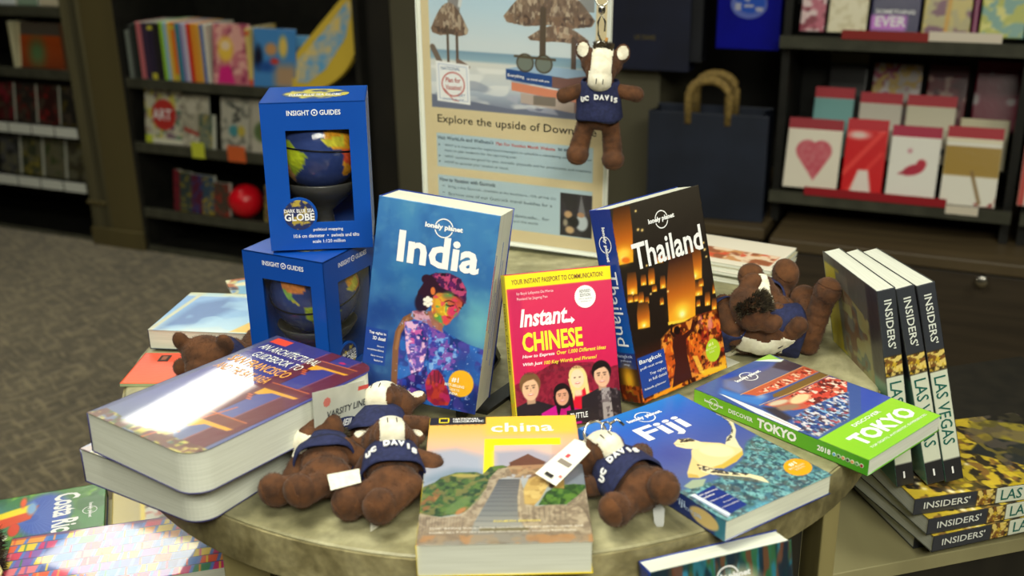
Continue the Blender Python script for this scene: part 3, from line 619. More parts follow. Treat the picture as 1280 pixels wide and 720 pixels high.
def tier(ox, oy, yaw, lx, ly, z):
    M = Matrix.Translation((ox - TX, oy - TY, 0)) @ Matrix.Rotation(R_(yaw), 4, 'Z')
    s = MB().box(0, 0, z - .018, lx, ly, z, M).build('lower_shelf', M_CREAM, tb, bevel=.001)
    MB().box(.004, .004, .06, lx - .004, ly, z - .018, M).build('shelf_body', M_DKPANEL, s)
tier(.300, .966, 15, .62, .165, .56)
tier(-.95, .85, 15, .66, .205, .545)
Mt = Matrix.Translation((.300 - TX, .966 - TY, 0)) @ Matrix.Rotation(R_(15), 4, 'Z'); MB().box(0, .166, .06, .62, .42, .559, Mt).build('dark_shelf', M_DKPANEL, tb)
tier(-.05, .52, 8, .42, .33, .545)

# ------------------------------------------------------------------ cover pictures
def homog(src, dst):
    M = []; b = []
    for (x, y), (u, v) in zip(src, dst): M += [[x, y, 1, 0, 0, 0, -u*x, -u*y], [0, 0, 0, x, y, 1, -v*x, -v*y]]; b += [u, v]
    return np.append(np.linalg.solve(np.array(M, float), np.array(b, float)), 1).reshape(3, 3)
class Print(Art):
    """print whose picture is laid out on the skewed outline TL, TR, BR, BL of the cover as drawn on a sketch sheet"""
    def quad(s, c, org, sc):
        s.Hm = homog([((x - org[0])*sc, (y - org[1])*sc) for x, y in c], [(0, 0), (1, 0), (1, 1), (0, 1)]); return s
    def m(s, pts):
        out = []
        for x, y in pts: q = s.Hm @ np.array((x, y, 1.)); out.append((q[0]/q[2], q[1]/q[2]))
        return out
    def P(s, pts, col=None, **k): return s.poly(s.m(pts), col, **k)
    def E(s, x, y, rx, ry, col=None, rot=0, **k):
        c, q = math.cos(R_(rot)), math.sin(R_(rot))
        return s.poly(s.m([(x + rx*math.cos(t)*c - ry*math.sin(t)*q, y + rx*math.cos(t)*q + ry*math.sin(t)*c) for t in np.linspace(0, 2*math.pi, 20)[:-1]]), col, **k)
    def G(s, x, y, r, col, a=1, ry=None):
        (cx, cy), (ex, ey), (fx, fy) = s.m([(x, y), (x + r, y), (x, y + (ry or r))]); return s.glow(cx, cy, abs(ex - cx) + 1e-4, col, a, abs(fy - cy)/s.asp + 1e-4)
    def Ln(s, pts, wd, col, a=1):
        (ax, _), (bx, _) = s.m([(pts[0][0], pts[0][1]), (pts[0][0] + wd, pts[0][1])]); return s.line(s.m(pts), abs(bx - ax), col, a)
def a_india():
    A = Print(.1224, .2009, .0008, (60, 110, 170)).quad([(478, 244), (626.5, 271), (586, 524), (451, 493)], (450, 330), 3.6)
    A.vgrad([(0, (62, 118, 172)), (.18, (52, 104, 164)), (.4, (44, 92, 152)), (.65, (40, 82, 148)), (1, (22, 40, 96))])
    A.mix((A.noise(4, seed=1) - .40) * 1.3, (84, 150, 180)); A.mix((A.noise(5, seed=2) - .5) * 1.6, (22, 54, 118)); A.mix((A.noise(14, seed=7) - .55) * .8, (110, 160, 180))
    A.G(520, 300, 90, (110, 176, 176), .75, 120); A.G(300, 60, 140, (40, 104, 160), .6, 60); A.G(130, 250, 60, (24, 54, 120), .6, 90); A.G(230, 130, 70, (60, 120, 160), .5)
    body = A.P([(215, 250), (300, 262), (350, 305), (400, 345), (470, 385), (560, 420), (620, 470), (560, 760), (130, 760), (140, 600), (150, 480), (160, 350), (180, 290)]); A.mix(body, (36, 58, 136))
    A.speck(body, [(54, 92, 176), (24, 36, 98), (80, 60, 150), (40, 110, 190)], 12, 11, .5, .75); A.G(450, 470, 70, (24, 56, 130), .7, 60); A.G(500, 640, 90, (18, 34, 92), .9, 70); A.G(180, 640, 50, (20, 26, 80), .8, 60)
    A.Ln([(150, 560), (160, 400), (172, 330), (205, 270), (255, 243), (330, 252)], 26, (122, 82, 58)); A.Ln([(162, 400), (178, 320), (215, 265)], 12, (160, 112, 74), .7)
    A.speck(A.P([(235, 232), (300, 228), (350, 270), (365, 330), (340, 345), (300, 290), (225, 262)]), [(170, 110, 150), (120, 150, 200), (196, 150, 170), (150, 90, 110)], 24, 21, .45, .95)
    A.P([(300, 235), (330, 225), (370, 300), (355, 325), (320, 300)], (150, 96, 70), a=.8)
    pk = A.P([(200, 280), (270, 275), (300, 340), (290, 420), (265, 500), (225, 520), (205, 400)]); A.speck(pk, [(150, 60, 140), (200, 90, 160), (100, 110, 200), (226, 176, 206), (70, 50, 140)], 22, 15, .5, .9)
    A.speck(A.P([(215, 390), (265, 390), (280, 480), (240, 520)]), [(226, 206, 226), (160, 110, 190), (80, 70, 160)], 34, 25, .5, .9)
    A.speck(A.P([(300, 300), (400, 350), (430, 420), (400, 500), (300, 500)]), [(70, 120, 206), (130, 170, 224), (50, 50, 150), (120, 70, 160)], 26, 35, .56, .85)
    A.speck(A.P([(180, 540), (290, 480), (300, 620), (210, 680)]), [(170, 60, 140), (40, 60, 160), (26, 26, 90), (120, 60, 150)], 16, 45, .52, .8); A.speck(body, [(170, 180, 220)], 52, 55, .76, .6)
    # head
    hair = np.maximum(A.P([(282, 110), (300, 72), (340, 56), (400, 58), (448, 86), (470, 130), (470, 180), (452, 215), (436, 190), (400, 160), (350, 150), (320, 200), (292, 232), (262, 228), (250, 190), (262, 140)]), A.E(300, 85, 22, 22)); A.mix(hair, (46, 24, 40))
    A.speck(A.P([(320, 60), (400, 58), (450, 86), (472, 140), (466, 200), (430, 160), (360, 120)]), [(150, 40, 90), (90, 30, 90), (180, 70, 110), (60, 30, 70)], 30, 41, .5, .9); A.E(268, 195, 22, 40, (36, 26, 46), soft=.02)
    face = A.P([(345, 150), (385, 150), (425, 168), (452, 195), (448, 215), (430, 245), (405, 272), (382, 296), (362, 298), (335, 270), (318, 235), (318, 190), (328, 165)]); A.mix(face, (182, 96, 60))
    A.E(352, 195, 26, 40, (206, 160, 44), soft=.05); A.E(368, 240, 26, 26, (196, 150, 40), soft=.04); A.E(345, 262, 22, 14, (84, 140, 60), rot=45, soft=.03); A.E(392, 160, 22, 12, (96, 130, 70), soft=.04); A.E(410, 235, 22, 22, (196, 50, 96), soft=.04, rot=20); A.E(430, 190, 20, 18, (176, 66, 60), soft=.05); A.E(380, 278, 16, 14, (206, 70, 70), soft=.03)
    A.speck(face, [(226, 196, 60), (206, 60, 90), (70, 150, 90)], 26, 51, .64, .8)
    A.Ln([(376, 190), (394, 184), (416, 194)], 4, (50, 20, 30)); A.Ln([(382, 204), (398, 210), (414, 207)], 5, (40, 16, 28)); A.Ln([(436, 216), (446, 222)], 4, (40, 16, 28)); A.Ln([(420, 200), (432, 226), (424, 236), (414, 234)], 3, (130, 40, 60)); A.E(392, 262, 12, 5, (160, 30, 50), rot=20)
    A.E(326, 140, 10, 18, (206, 110, 56)); 
    for dx, dy in ((0, 0), (-12, -8), (12, -8), (-12, 10), (12, 10), (0, -16), (0, 18)): A.E(303 + dx, 188 + dy, 9, 9, (228, 224, 212))
    hand = A.P([(282, 560), (296, 520), (316, 498), (340, 500), (356, 522), (372, 570), (386, 630), (376, 655), (320, 655), (290, 630)]); A.mix(hand, (150, 40, 44)); A.speck(hand, [(180, 60, 44), (120, 26, 60), (176, 40, 96)], 20, 61, .5, .7)
    for x0, y0, x1, y1 in ((308, 560, 303, 512), (323, 555, 322, 503), (338, 555, 342, 506), (350, 560, 357, 526)): A.Ln([(x0, y0), (x1, y1)], 3.5, (70, 20, 50))
    A.rect(0, .66, .195, .845, (30, 62, 142), a=.85); A.E(434, 560, 54, 60, (232, 168, 36)); return A
def a_china():
    A = Print(.1383, .2035, .0008, (230, 170, 100)).quad([(537, 532), (720, 525), (741, 685), (520, 692)], (510, 520), 4)
    A.vgrad([(0, (232, 180, 60)), (.12, (232, 168, 90)), (.24, (222, 168, 132)), (.36, (190, 162, 156)), (.5, (160, 162, 172)), (.62, (140, 150, 150))])
    A.P([(390, 10), (840, 10), (840, 110), (390, 130)], (238, 184, 60), soft=.06, a=.7); A.P([(60, 400), (130, 215), (240, 200), (375, 240), (375, 330), (200, 360)], (146, 154, 172), soft=.08, a=.9); A.P([(80, 380), (90, 350), (220, 300), (375, 310), (375, 340)], (116, 132, 150), soft=.08)
    A.P([(382, 150), (762, 138), (764, 172), (430, 182), (430, 300), (375, 325)], (240, 212, 16)); A.P([(432, 182), (720, 172), (720, 260), (432, 280)], (204, 172, 160)); A.P([(432, 215), (620, 200), (720, 230), (720, 300), (432, 290)], (150, 150, 166), soft=.06)
    A.P([(760, 300), (800, 240), (900, 230), (900, 400), (760, 380)], (110, 118, 130), soft=.04)
    hl = A.P([(40, 440), (80, 395), (135, 372), (165, 348), (240, 322), (340, 318), (372, 330), (410, 290), (470, 282), (500, 290), (440, 345), (400, 410), (350, 480), (290, 520), (160, 545), (40, 530)]); A.mix(hl, (66, 92, 46)); A.speck(hl, [(48, 76, 42), (90, 112, 52), (36, 56, 36), (110, 106, 60)], 26, 3, .5, .8); A.E(285, 336, 70, 9, (168, 150, 80), soft=.015, a=.8); A.speck(A.P([(60, 480), (150, 400), (165, 430), (110, 500), (60, 530)]), [(168, 120, 66), (120, 84, 50)], 20, 8, .48, .9); A.E(250, 485, 80, 22, (92, 116, 66), rot=-32, soft=.02, a=.8); A.E(262, 515, 30, 12, (160, 110, 66), rot=-30, soft=.015)
    hr = A.P([(650, 480), (690, 415), (750, 380), (830, 372), (885, 375), (890, 410), (850, 430), (790, 475)]); A.mix(hr, (64, 96, 44)); A.speck(hr, [(46, 80, 40), (84, 120, 50), (34, 60, 34)], 26, 9, .5, .8)
    A.P([(498, 285), (540, 262), (640, 262), (690, 300), (680, 330), (490, 325)], (140, 112, 84)); A.P([(505, 268), (600, 222), (636, 240), (690, 262), (680, 275), (510, 288)], (90, 60, 50)); A.P([(515, 284), (680, 274), (680, 300), (515, 310)], (150, 116, 88)); A.speck(A.P([(490, 290), (690, 285), (690, 345), (470, 345)]), [(120, 100, 78), (160, 136, 104)], 30, 13, .5, .8); A.P([(700, 340), (780, 345), (780, 395), (700, 390)], (158, 130, 70)); A.E(716, 382, 12, 14, (40, 34, 30))
    st = A.P([(452, 352), (560, 350), (548, 450), (560, 550), (592, 595), (300, 612), (340, 560), (400, 450)]); A.mix(st, (88, 90, 94)); A.vgrad([(.5, (78, 80, 84)), (.62, (96, 98, 102)), (.78, (110, 112, 112)), (.88, (140, 138, 130))], m=st)
    for i in range(14): y = 362 + i*(9 + i*.85); xl = 452 - (y - 352)*.56; A.Ln([(xl, y), (556, y - 2)], 3.2, (54, 56, 62)); A.Ln([(xl, y + 4), (556, y + 2)], 2, (134, 134, 130), .6)
    wl = A.P([(500, 292), (450, 300), (405, 350), (390, 400), (350, 460), (300, 505), (262, 535), (160, 548), (60, 530), (28, 690), (300, 650), (330, 570), (400, 450), (452, 352), (520, 330)]); A.mix(wl, (138, 122, 102)); A.speck(wl, [(112, 98, 82), (164, 150, 128)], 34, 17, .5, .7)
    for i in range(16): x = 50 + i*15; A.Ln([(x, 545), (x - 8, 640)], 3, (90, 78, 66), .7)
    for i in range(9): A.Ln([(440 - i*18, 350 + i*24), (410 - i*16, 340 + i*24)], 2.5, (96, 84, 72), .8)
    A.Ln([(60, 532), (160, 550), (262, 538), (300, 510), (390, 402)], 5, (176, 162, 138), .7)
    A.P([(575, 480), (572, 410), (600, 350), (640, 332), (690, 350), (700, 380), (660, 450), (625, 485)], (176, 148, 88)); A.speck(A.P([(575, 480), (572, 410), (640, 332), (700, 380), (625, 485)]), [(150, 122, 70), (200, 176, 112)], 22, 19, .5, .7); A.P([(600, 350), (640, 332), (690, 350), (720, 340), (680, 320), (620, 325)], (120, 96, 76))
    wr = A.P([(560, 350), (575, 400), (580, 475), (640, 486), (720, 478), (790, 478), (850, 430), (890, 390), (930, 660), (600, 625), (548, 540), (545, 440)]); A.mix(wr, (142, 128, 108)); A.speck(wr, [(116, 102, 86), (170, 156, 132)], 34, 23, .5, .7)
    for i in range(8): x = 600 + i*26; A.Ln([(x, 492), (x + 4, 556)], 4, (92, 82, 70), .8)
    for i in range(16): A.Ln([(790 + i*6, 480 - i*5), (900 + i*1.5, 470 + i*11)], 2.5, (96, 84, 70), .8)
    A.Ln([(562, 352), (552, 440), (562, 545), (600, 600)], 5, (176, 160, 134), .8); A.P([(30, 640), (300, 612), (600, 600), (930, 620), (935, 700), (20, 700)], (120, 104, 86), soft=.03, a=.6); A.speck(A.P([(30, 640), (930, 620), (935, 700), (20, 700)]), [(98, 86, 72), (150, 128, 100), (176, 120, 70)], 14, 29, .55, .5); A.P([(355, 598), (600, 592), (600, 610), (355, 616)], (96, 84, 50), a=.7)
    A.P([(112, 34), (388, 20), (388, 74), (104, 86)], (30, 29, 26)); return A
def a_thai(w=.1293, h=.2021):
    A = Print(w, h, .0008, (44, 36, 28)).quad([(764, 260.5), (871.4, 230.6), (911, 459), (802, 505.6)], (760, 280), 3.13)
    A.vgrad([(0, (50, 45, 38)), (.3, (36, 30, 25)), (.7, (30, 20, 15)), (.78, (56, 24, 14)), (1, (70, 28, 12))])
    def lan(x, y, wd, ht, dark=.0, lean=-.06):
        b = A.P([(x - wd*.42, y - ht*.5), (x + wd*.38, y - ht*.55), (x + wd*.5, y - ht*.1), (x + wd*.52, y + ht*.46), (x - wd*.42, y + ht*.54), (x - wd*.5, y - ht*.05)], soft=.008)
        (_, v0), (_, v1) = A.m([(x, y - ht*.5), (x, y + ht*.5)]); t = np.clip((A.Y - v0) / max(v1 - v0, 1e-3), 0, 1)[..., None]
        c = np.where(t < .55, np.array((74 - 30*dark, 44 - 20*dark, 24.)) * (1 - t/.55) + np.array((176, 92, 26.)) * t/.55, np.array((176, 92, 26.)) * (1 - (t - .55)/.45) + np.array((242, 160, 34.)) * (t - .55)/.45)
        A.c = A.c * (1 - b[..., None]) + c * b[..., None]; A.G(x + wd*.04, y + ht*.34, wd*.30, (255, 206, 60), .9, ht*.13); A.G(x + wd*.05, y + ht*.40, wd*.12, (255, 246, 170), 1, ht*.06)
    lan(58, 40, 78, 210); A.G(62, 105, 26, (255, 196, 70), 1, 16); A.E(70, 130, 16, 12, (220, 110, 30), soft=.02); lan(375, -120, 34, 60)
    lan(333, 140, 62, 130, .3); lan(350, 240, 34, 54); lan(283, 240, 112, 250, .6); A.P([(232, 372), (340, 352), (345, 362), (234, 384)], (250, 196, 60), soft=.01)
    for x, y, wd, ht in ((92, 222, 40, 86), (85, 278, 22, 30), (107, 275, 18, 28), (137, 206, 22, 40), (168, 192, 26, 62), (179, 238, 20, 26), (212, 214, 22, 48), (208, 288, 16, 28), (127, 274, 22, 42), (150, 284, 16, 26), (135, 345, 50, 100), (388, 280, 22, 52), (415, 300, 20, 44), (415, 238, 16, 40), (352, 296, 16, 26), (198, 125, 30, 30), (235, 118, 18, 16), (362, 215, 20, 30)): lan(x, y, wd, ht)
    for x, y, r in ((130, 158, 5), (150, 150, 4), (370, 62, 4), (375, 88, 5), (382, 115, 4), (255, 108, 5), (118, 14, 5), (134, 16, 5), (110, -55, 4), (165, 260, 4), (232, 250, 4)): A.G(x, y, r, (255, 214, 130), 1)
    cr = A.P([(205, 440), (240, 400), (350, 345), (440, 320), (500, 580), (260, 700), (60, 740), (130, 640), (215, 620)], soft=.02); A.mix(cr * .85, (110, 38, 14)); A.speck(cr, [(206, 92, 20), (60, 16, 8), (150, 44, 18), (44, 12, 8), (226, 140, 50)], 14, 81, .54, .9)
    for x, y, rx, ry, c in ((245, 520, 26, 75, (200, 84, 22)), (345, 470, 30, 55, (206, 90, 24)), (345, 540, 26, 40, (176, 66, 20)), (425, 395, 22, 36, (196, 70, 30)), (380, 440, 16, 50, (150, 40, 24)), (455, 540, 18, 26, (240, 170, 30)), (400, 380, 10, 30, (210, 120, 110)), (360, 370, 10, 26, (206, 110, 100))): A.E(x, y, rx, ry, c, soft=.02, a=.85)
    A.speck(cr, [(240, 150, 40), (40, 12, 8)], 30, 85, .6, .6)
    A.P([(360, 575), (400, 560), (470, 548), (470, 566), (380, 592)], (240, 176, 36), soft=.01); A.P([(150, 690), (230, 640), (300, 605), (280, 640), (190, 680)], (226, 140, 30), soft=.015); A.G(430, 560, 50, (250, 190, 60), .6, 10); A.P([(330, 510), (350, 508), (380, 580), (360, 580)], (246, 200, 70), soft=.01, a=.7)
    A.E(268, 405, 13, 17, (26, 14, 12)); A.P([(252, 440), (268, 424), (292, 424), (322, 400), (330, 362), (338, 362), (334, 405), (304, 440), (308, 500), (330, 600), (250, 640), (262, 540), (250, 470)], (60, 22, 16)); A.P([(256, 436), (240, 415), (244, 380), (250, 380), (250, 410), (266, 428)], (40, 18, 14))
    A.rect(.015, .765, .315, .975, (32, 62, 140)); A.E(413, 487, 29, 48, (166, 196, 44)); return A
def a_tokyo(w=.129, h=.2028):
    A = Print(w, h, .0008, (60, 80, 170)).quad([(868, 492), (961, 445), (1177, 523), (1086, 576)], (860, 440), 6.4)
    A.P([(0, 0), (1400, 0), (1400, 700), (0, 700)], (64, 86, 150)); A.G(300, 220, 120, (44, 70, 168), .8); A.P([(280, 260), (560, 170), (740, 110), (760, 90), (930, 130), (800, 200), (440, 372), (300, 330)], (104, 100, 122), soft=.04); A.P([(700, 110), (770, 80), (935, 132), (830, 185), (680, 150)], (70, 56, 66), soft=.03); A.P([(300, 260), (420, 270), (470, 340), (420, 370), (290, 310)], (110, 124, 176), soft=.06, a=.8); A.P([(430, 200), (640, 130), (700, 100), (640, 160), (500, 220)], (84, 92, 160), soft=.05)
    A.P([(270, 330), (440, 380), (640, 400), (600, 470), (430, 430), (260, 370)], (66, 120, 196), soft=.05); A.G(600, 390, 70, (150, 170, 206), .8, 30)
    A.P([(440, 372), (940, 134), (1065, 178), (690, 350), (560, 385)], (186, 92, 62)); A.speck(A.P([(560, 360), (940, 150), (1050, 178), (690, 345)]), [(226, 150, 120), (130, 40, 30), (236, 200, 170), (206, 84, 60)], 34, 5, .5, .95, sy=30); A.Ln([(432, 378), (940, 134)], 9, (232, 176, 110)); A.Ln([(560, 388), (700, 345), (1065, 180)], 9, (220, 140, 90))
    A.P([(690, 375), (1070, 185), (1140, 212), (840, 372), (700, 400)], (120, 92, 50)); A.Ln([(590, 462), (800, 375), (1142, 214)], 10, (230, 176, 116)); A.P([(620, 460), (820, 380), (1142, 222), (1290, 262), (1290, 360), (1130, 430), (1000, 480), (860, 500)], (186, 92, 72), soft=.01); A.speck(A.P([(820, 390), (1142, 222), (1290, 262), (1290, 380), (1000, 470)]), [(216, 120, 96), (130, 40, 36), (236, 206, 190), (96, 40, 40), (200, 70, 56)], 26, 15, .5, .95)
    A.E(910, 408, 84, 36, (224, 196, 150), rot=-16, soft=.03); A.E(740, 440, 80, 20, (200, 186, 160), rot=-12, soft=.03); A.E(800, 480, 110, 24, (150, 120, 96), rot=-8, soft=.04); A.P([(620, 480), (720, 480), (860, 560), (800, 600), (680, 520)], (60, 54, 62), soft=.04)
    cr = A.P([(860, 560), (980, 480), (1110, 420), (1300, 350), (1300, 560), (1180, 620), (1060, 700), (880, 640)], soft=.02); A.mix(cr, (116, 128, 160)); A.speck(cr, [(60, 110, 180), (206, 212, 226), (40, 44, 70), (170, 60, 70), (120, 170, 210), (70, 50, 64), (226, 222, 226), (30, 60, 130)], 34, 25, .53, .8, sy=40)
    A.P([(262, 372), (300, 382), (620, 505), (930, 640), (900, 660), (560, 520)], (230, 234, 238)); A.Ln([(640, 530), (930, 650)], 6, (150, 50, 56)); A.P([(760, 90), (640, 30), (520, 90), (745, 100)], (150, 196, 70)); A.P([(520, 95), (640, 80), (770, 78), (745, 100)], (220, 232, 230))
    A.rect(0, .735, 1, 1, (142, 198, 50)); A.glow(.2, 1, .5, (116, 180, 40), .5, .3); return A
def a_fiji(w=.129, h=.1987):
    A = Print(w, h, .0008, (50, 110, 190)).quad([(724, 538), (846, 491), (1040, 594), (892, 648)], (800, 480), 3.6)
    A.vgrad([(0, (34, 116, 196)), (.16, (44, 92, 184)), (.42, (66, 84, 156)), (.6, (82, 92, 146)), (1, (60, 110, 140))]); A.G(120, 320, 110, (52, 62, 136), .5, 60)
    reef = A.P([(60, 500), (170, 470), (280, 440), (350, 410), (440, 340), (470, 260), (540, 215), (700, 200), (900, 380), (900, 500), (400, 660), (330, 640), (100, 520)], soft=.04)
    A.mix(reef, (66, 106, 124)); A.speck(reef, [(48, 78, 92), (90, 142, 150), (64, 100, 92), (100, 156, 160), (84, 88, 90)], 18, 91, .52, .75, sy=26); A.speck(reef, [(130, 180, 184), (40, 62, 78)], 44, 97, .60, .7)
    A.P([(440, 560), (520, 520), (600, 530), (560, 580), (400, 650), (350, 630)], (84, 150, 176), soft=.04, a=.8); A.P([(600, 540), (700, 480), (870, 410), (880, 440), (600, 570)], (60, 120, 104), soft=.04, a=.6)
    sk = (226, 208, 162); dk = [(66, 62, 58), (44, 44, 46)]
    A.P([(160, 455), (200, 428), (262, 424), (245, 455), (190, 466)], (150, 164, 140), soft=.01)
    A.P([(358, 285), (372, 240), (394, 222), (400, 192), (384, 162), (355, 142), (333, 132), (345, 125), (380, 134), (410, 165), (420, 205), (412, 240), (425, 272), (438, 292)], (212, 204, 170)); A.speck(A.P([(365, 260), (394, 222), (400, 192), (355, 142), (345, 125), (390, 150), (405, 205), (395, 250)]), dk, 46, 6, .55, .85)
    A.P([(205, 300), (250, 262), (340, 266), (392, 282), (440, 290), (440, 318), (405, 350), (345, 376), (280, 382), (230, 376), (205, 345)], (220, 198, 146)); A.P([(405, 350), (440, 318), (440, 300), (390, 330), (340, 360), (290, 376), (345, 380)], (196, 166, 70), soft=.01); A.E(320, 300, 80, 28, (234, 214, 168), rot=4, soft=.02)
    A.P([(207, 325), (180, 398), (184, 418), (232, 420), (278, 404), (246, 370)], (214, 190, 130)); A.P([(184, 400), (184, 418), (232, 420), (225, 408)], (190, 160, 80))
    A.P([(128, 270), (150, 250), (200, 245), (252, 262), (278, 278), (230, 294), (180, 292), (140, 283)], sk); A.speck(A.P([(150, 250), (205, 246), (232, 258), (160, 266)]), dk, 40, 3, .45, .85); A.E(188, 257, 8, 5, (20, 20, 26)); A.Ln([(132, 272), (175, 276)], 3, (130, 100, 70))
    A.P([(236, 368), (300, 384), (380, 398), (460, 404), (520, 418), (552, 446), (528, 440), (460, 420), (380, 412), (290, 406), (246, 392)], (222, 208, 166)); A.speck(A.P([(225, 360), (300, 380), (380, 394), (460, 402), (440, 412), (290, 398), (236, 385)]), dk, 46, 8, .5, .9); A.P([(300, 404), (460, 422), (540, 446), (440, 436), (320, 416)], (90, 84, 70), a=.6, soft=.01)
    A.P([(205, 492), (290, 452), (436, 535), (352, 574)], (30, 48, 120)); A.P([(184, 492), (206, 486), (356, 572), (345, 588)], (210, 218, 224)); A.Ln([(195, 498), (350, 585)], 4, (40, 60, 130)); A.E(697, 375, 71, 39, (236, 156, 26)); return A
def a_chinese(w=.112, h=.154):
    A = Art(w, h, .0008, (196, 40, 84)); A.vgrad([(0, (200, 56, 88)), (.5, (196, 34, 80)), (1, (176, 24, 60))]); A.rect(.03, .1, .14, 1, (170, 30, 80), soft=.03, a=.5)
    hills = A.poly([(0, .70), (.1, .68), (.25, .63), (.42, .575), (.55, .60), (.75, .61), (.9, .66), (1, .65), (1, 1), (0, 1)]); A.mix(hills, (120, 24, 46)); A.speck(hills, [(96, 20, 36), (140, 34, 54)], 30, 3, .5, .7)
    def person(cx, cy, s, skin, hair, top, long_=False, lean=0, dark=False):
        A.poly([(cx - 1.9*s, 1.0), (cx - 1.75*s, cy + 1.45*s*.75), (cx - .4*s, cy + 1.0*s*.75), (cx + .5*s, cy + 1.0*s*.75), (cx + 1.75*s, cy + 1.5*s*.75), (cx + 1.9*s, 1.0)], top)
        A.rect(cx - .32*s, cy + .4*s*.75, cx + .32*s, cy + 1.15*s*.75, tuple(int(k*.82) for k in skin), soft=.01)
        if long_: A.ell(cx + .01, cy + .1*s, s*.86, s*1.1, hair); A.poly([(cx - .9*s, cy), (cx - .5*s, cy + 1.5*s), (cx - .1*s, cy + .6*s), (cx + .6*s, cy + .4*s), (cx + .9*s, cy + 1.9*s), (cx + 1.1*s, cy + 1.2*s), (cx + .95*s, cy)], hair)
        A.ell(cx, cy - .18*s, s*.80, s*.84, hair, rot=lean); A.ell(cx, cy + .1*s, s*.62, s*.80, skin, rot=lean)
        A.poly([(cx - .66*s, cy - .2*s), (cx - .5*s, cy - .62*s), (cx + .5*s, cy - .64*s), (cx + .66*s, cy - .16*s), (cx + .3*s, cy - .42*s), (cx - .2*s, cy - .36*s)], hair)
        for dx in (-.25, .25): A.ell(cx + dx*s, cy + .02*s, s*.09, s*.05, (40, 26, 24)); A.line([(cx + dx*s - .13*s, cy - .09*s), (cx + dx*s + .13*s, cy - .1*s)], s*.06, tuple(int(k*.6) for k in hair))
        A.line([(cx, cy + .04*s), (cx + .05*s, cy + .19*s), (cx - .04*s, cy + .2*s)], s*.05, tuple(int(k*.78) for k in skin)); A.ell(cx, cy + .37*s, s*.22, s*.075, (176, 70, 70)); A.ell(cx, cy + .355*s, s*.17, s*.04, (240, 232, 220)); A.ell(cx + .4*s, cy + .2*s, .2*s, .5*s, tuple(int(k*.86) for k in skin), a=.35, soft=.03)
    person(.155, .725, .122, (214, 170, 138), (110, 78, 50), (34, 28, 34))
    person(.60, .700, .098, (232, 196, 164), (222, 196, 128), (200, 22, 44), True); A.rect(.565, .78, .635, .82, (226, 188, 156), soft=.02); A.ell(.60, .705, .062, .080, (232, 196, 164)); 
    for dx in (-.022, .022): A.ell(.60 + dx*1.1, .698, .009, .005, (50, 36, 30))
    A.ell(.60, .735, .022, .009, (180, 60, 66)); A.ell(.60, .733, .017, .005, (240, 232, 220))
    person(.445, .800, .098, (208, 150, 122), (28, 18, 20), (176, 20, 110), True)
    A.poly([(.24, .90), (.38, .86), (.40, 1), (.22, 1)], (186, 24, 130))
    person(.835, .700, .118, (216, 168, 136), (28, 20, 20), (40, 32, 36), lean=-12); A.poly([(.82, .79), (.9, .79), (.92, 1), (.82, 1)], (150, 140, 140)); A.speck(A.poly([(.78, .8), (.98, .8), (1, 1), (.78, 1)]), [(60, 50, 54), (96, 84, 88)], 30, 7, .6, .8)
    A.line([(0, 1), (.1, 1)], .02, (60, 20, 40)); A.rect(0, 0, 1, .088, (232, 212, 38)); A.rect(0, 0, .012, 1, (226, 208, 40)); return A
def a_sf(w=.143, h=.222):
    A = Art(w, h, .0009, (52, 50, 112)); A.vgrad([(0, (54, 52, 120)), (.35, (60, 58, 126)), (.7, (84, 90, 140)), (1, (96, 104, 130))])
    A.rect(0, 0, .05, 1, (70, 74, 110), soft=.02)
    for x0, x1 in ((.53, .66), (.82, .98)): A.poly([(x0 + .03, 0), (x1, 0), (x1 - .02, 1), (x0 - .04, 1)], (92, 34, 40)); A.line([(x0 + .02, 0.02), (x0 - .045, 1)], .008, (150, 70, 50)); A.line([(x1, 0.02), (x1 - .02, 1)], .007, (60, 22, 34))
    for y, hh in ((.09, .10), (.37, .12), (.70, .14)):
        A.poly([(.60, y), (.92, y - .01), (.92, y + hh*.42), (.60, y + hh*.5)], (104, 48, 36)); A.line([(.60, y + .004), (.92, y - .006)], .009, (196, 104, 44)); A.poly([(.62, y + hh*.5), (.92, y + hh*.42), (.90, y + hh*.58), (.72, y + hh*.66), (.66, y + hh), (.62, y + hh)], (212, 150, 30))
        for k in range(3): A.rect(.60 + .02*k, y + hh*1.1 + k*.016, .64 + .02*k, y + hh*1.1 + .01 + k*.016, (190, 90, 40))
    A.speck(A.poly([(.05, .93), (.5, .95), (.55, .85), (.7, .93), (1, .92), (1, 1), (.0, 1)]), [(160, 150, 60), (70, 80, 40), (190, 180, 90), (90, 50, 40)], 16, 3, .48, .95)
    A.line([(.55, 1), (.70, .62)], .012, (196, 96, 40)); A.line([(.02, .2), (1, .02)], .003, (120, 70, 90)); A.poly([(.05, .02), (.21, .02), (.21, .075), (.05, .075)], (226, 76, 54)); A.ell(.37, .10, .03, .022, (110, 116, 150), soft=.02); A.ell(.75, .06, .03, .014, (170, 40, 90)); return A
def a_peru(w=.128, h=.197):
    A = Art(w, h, .0010, (90, 120, 190)); rs = np.random.RandomState(5)
    pal = [(210, 60, 90), (226, 90, 50), (50, 110, 190), (60, 130, 90), (226, 196, 50), (200, 50, 110), (130, 90, 170), (70, 90, 160), (230, 120, 130), (240, 150, 60)]
    for i in range(8):
        for j in range(12):
            x0, y0 = .02 + i*.125, j*.085 + (i % 2)*.03; A.poly([(x0, y0), (x0 + .115, y0 + .010), (x0 + .112, y0 + .080), (x0 - .004, y0 + .070)], pal[rs.randint(len(pal))]); A.rect(x0, y0 + .045, x0 + .112, y0 + .053, pal[rs.randint(len(pal))])
            A.line([(x0 + .117, y0), (x0 + .114, y0 + .08)], .008, (50, 40, 70))
    A.rect(0, .0, .05, 1, (120, 30, 60), a=.5); return A
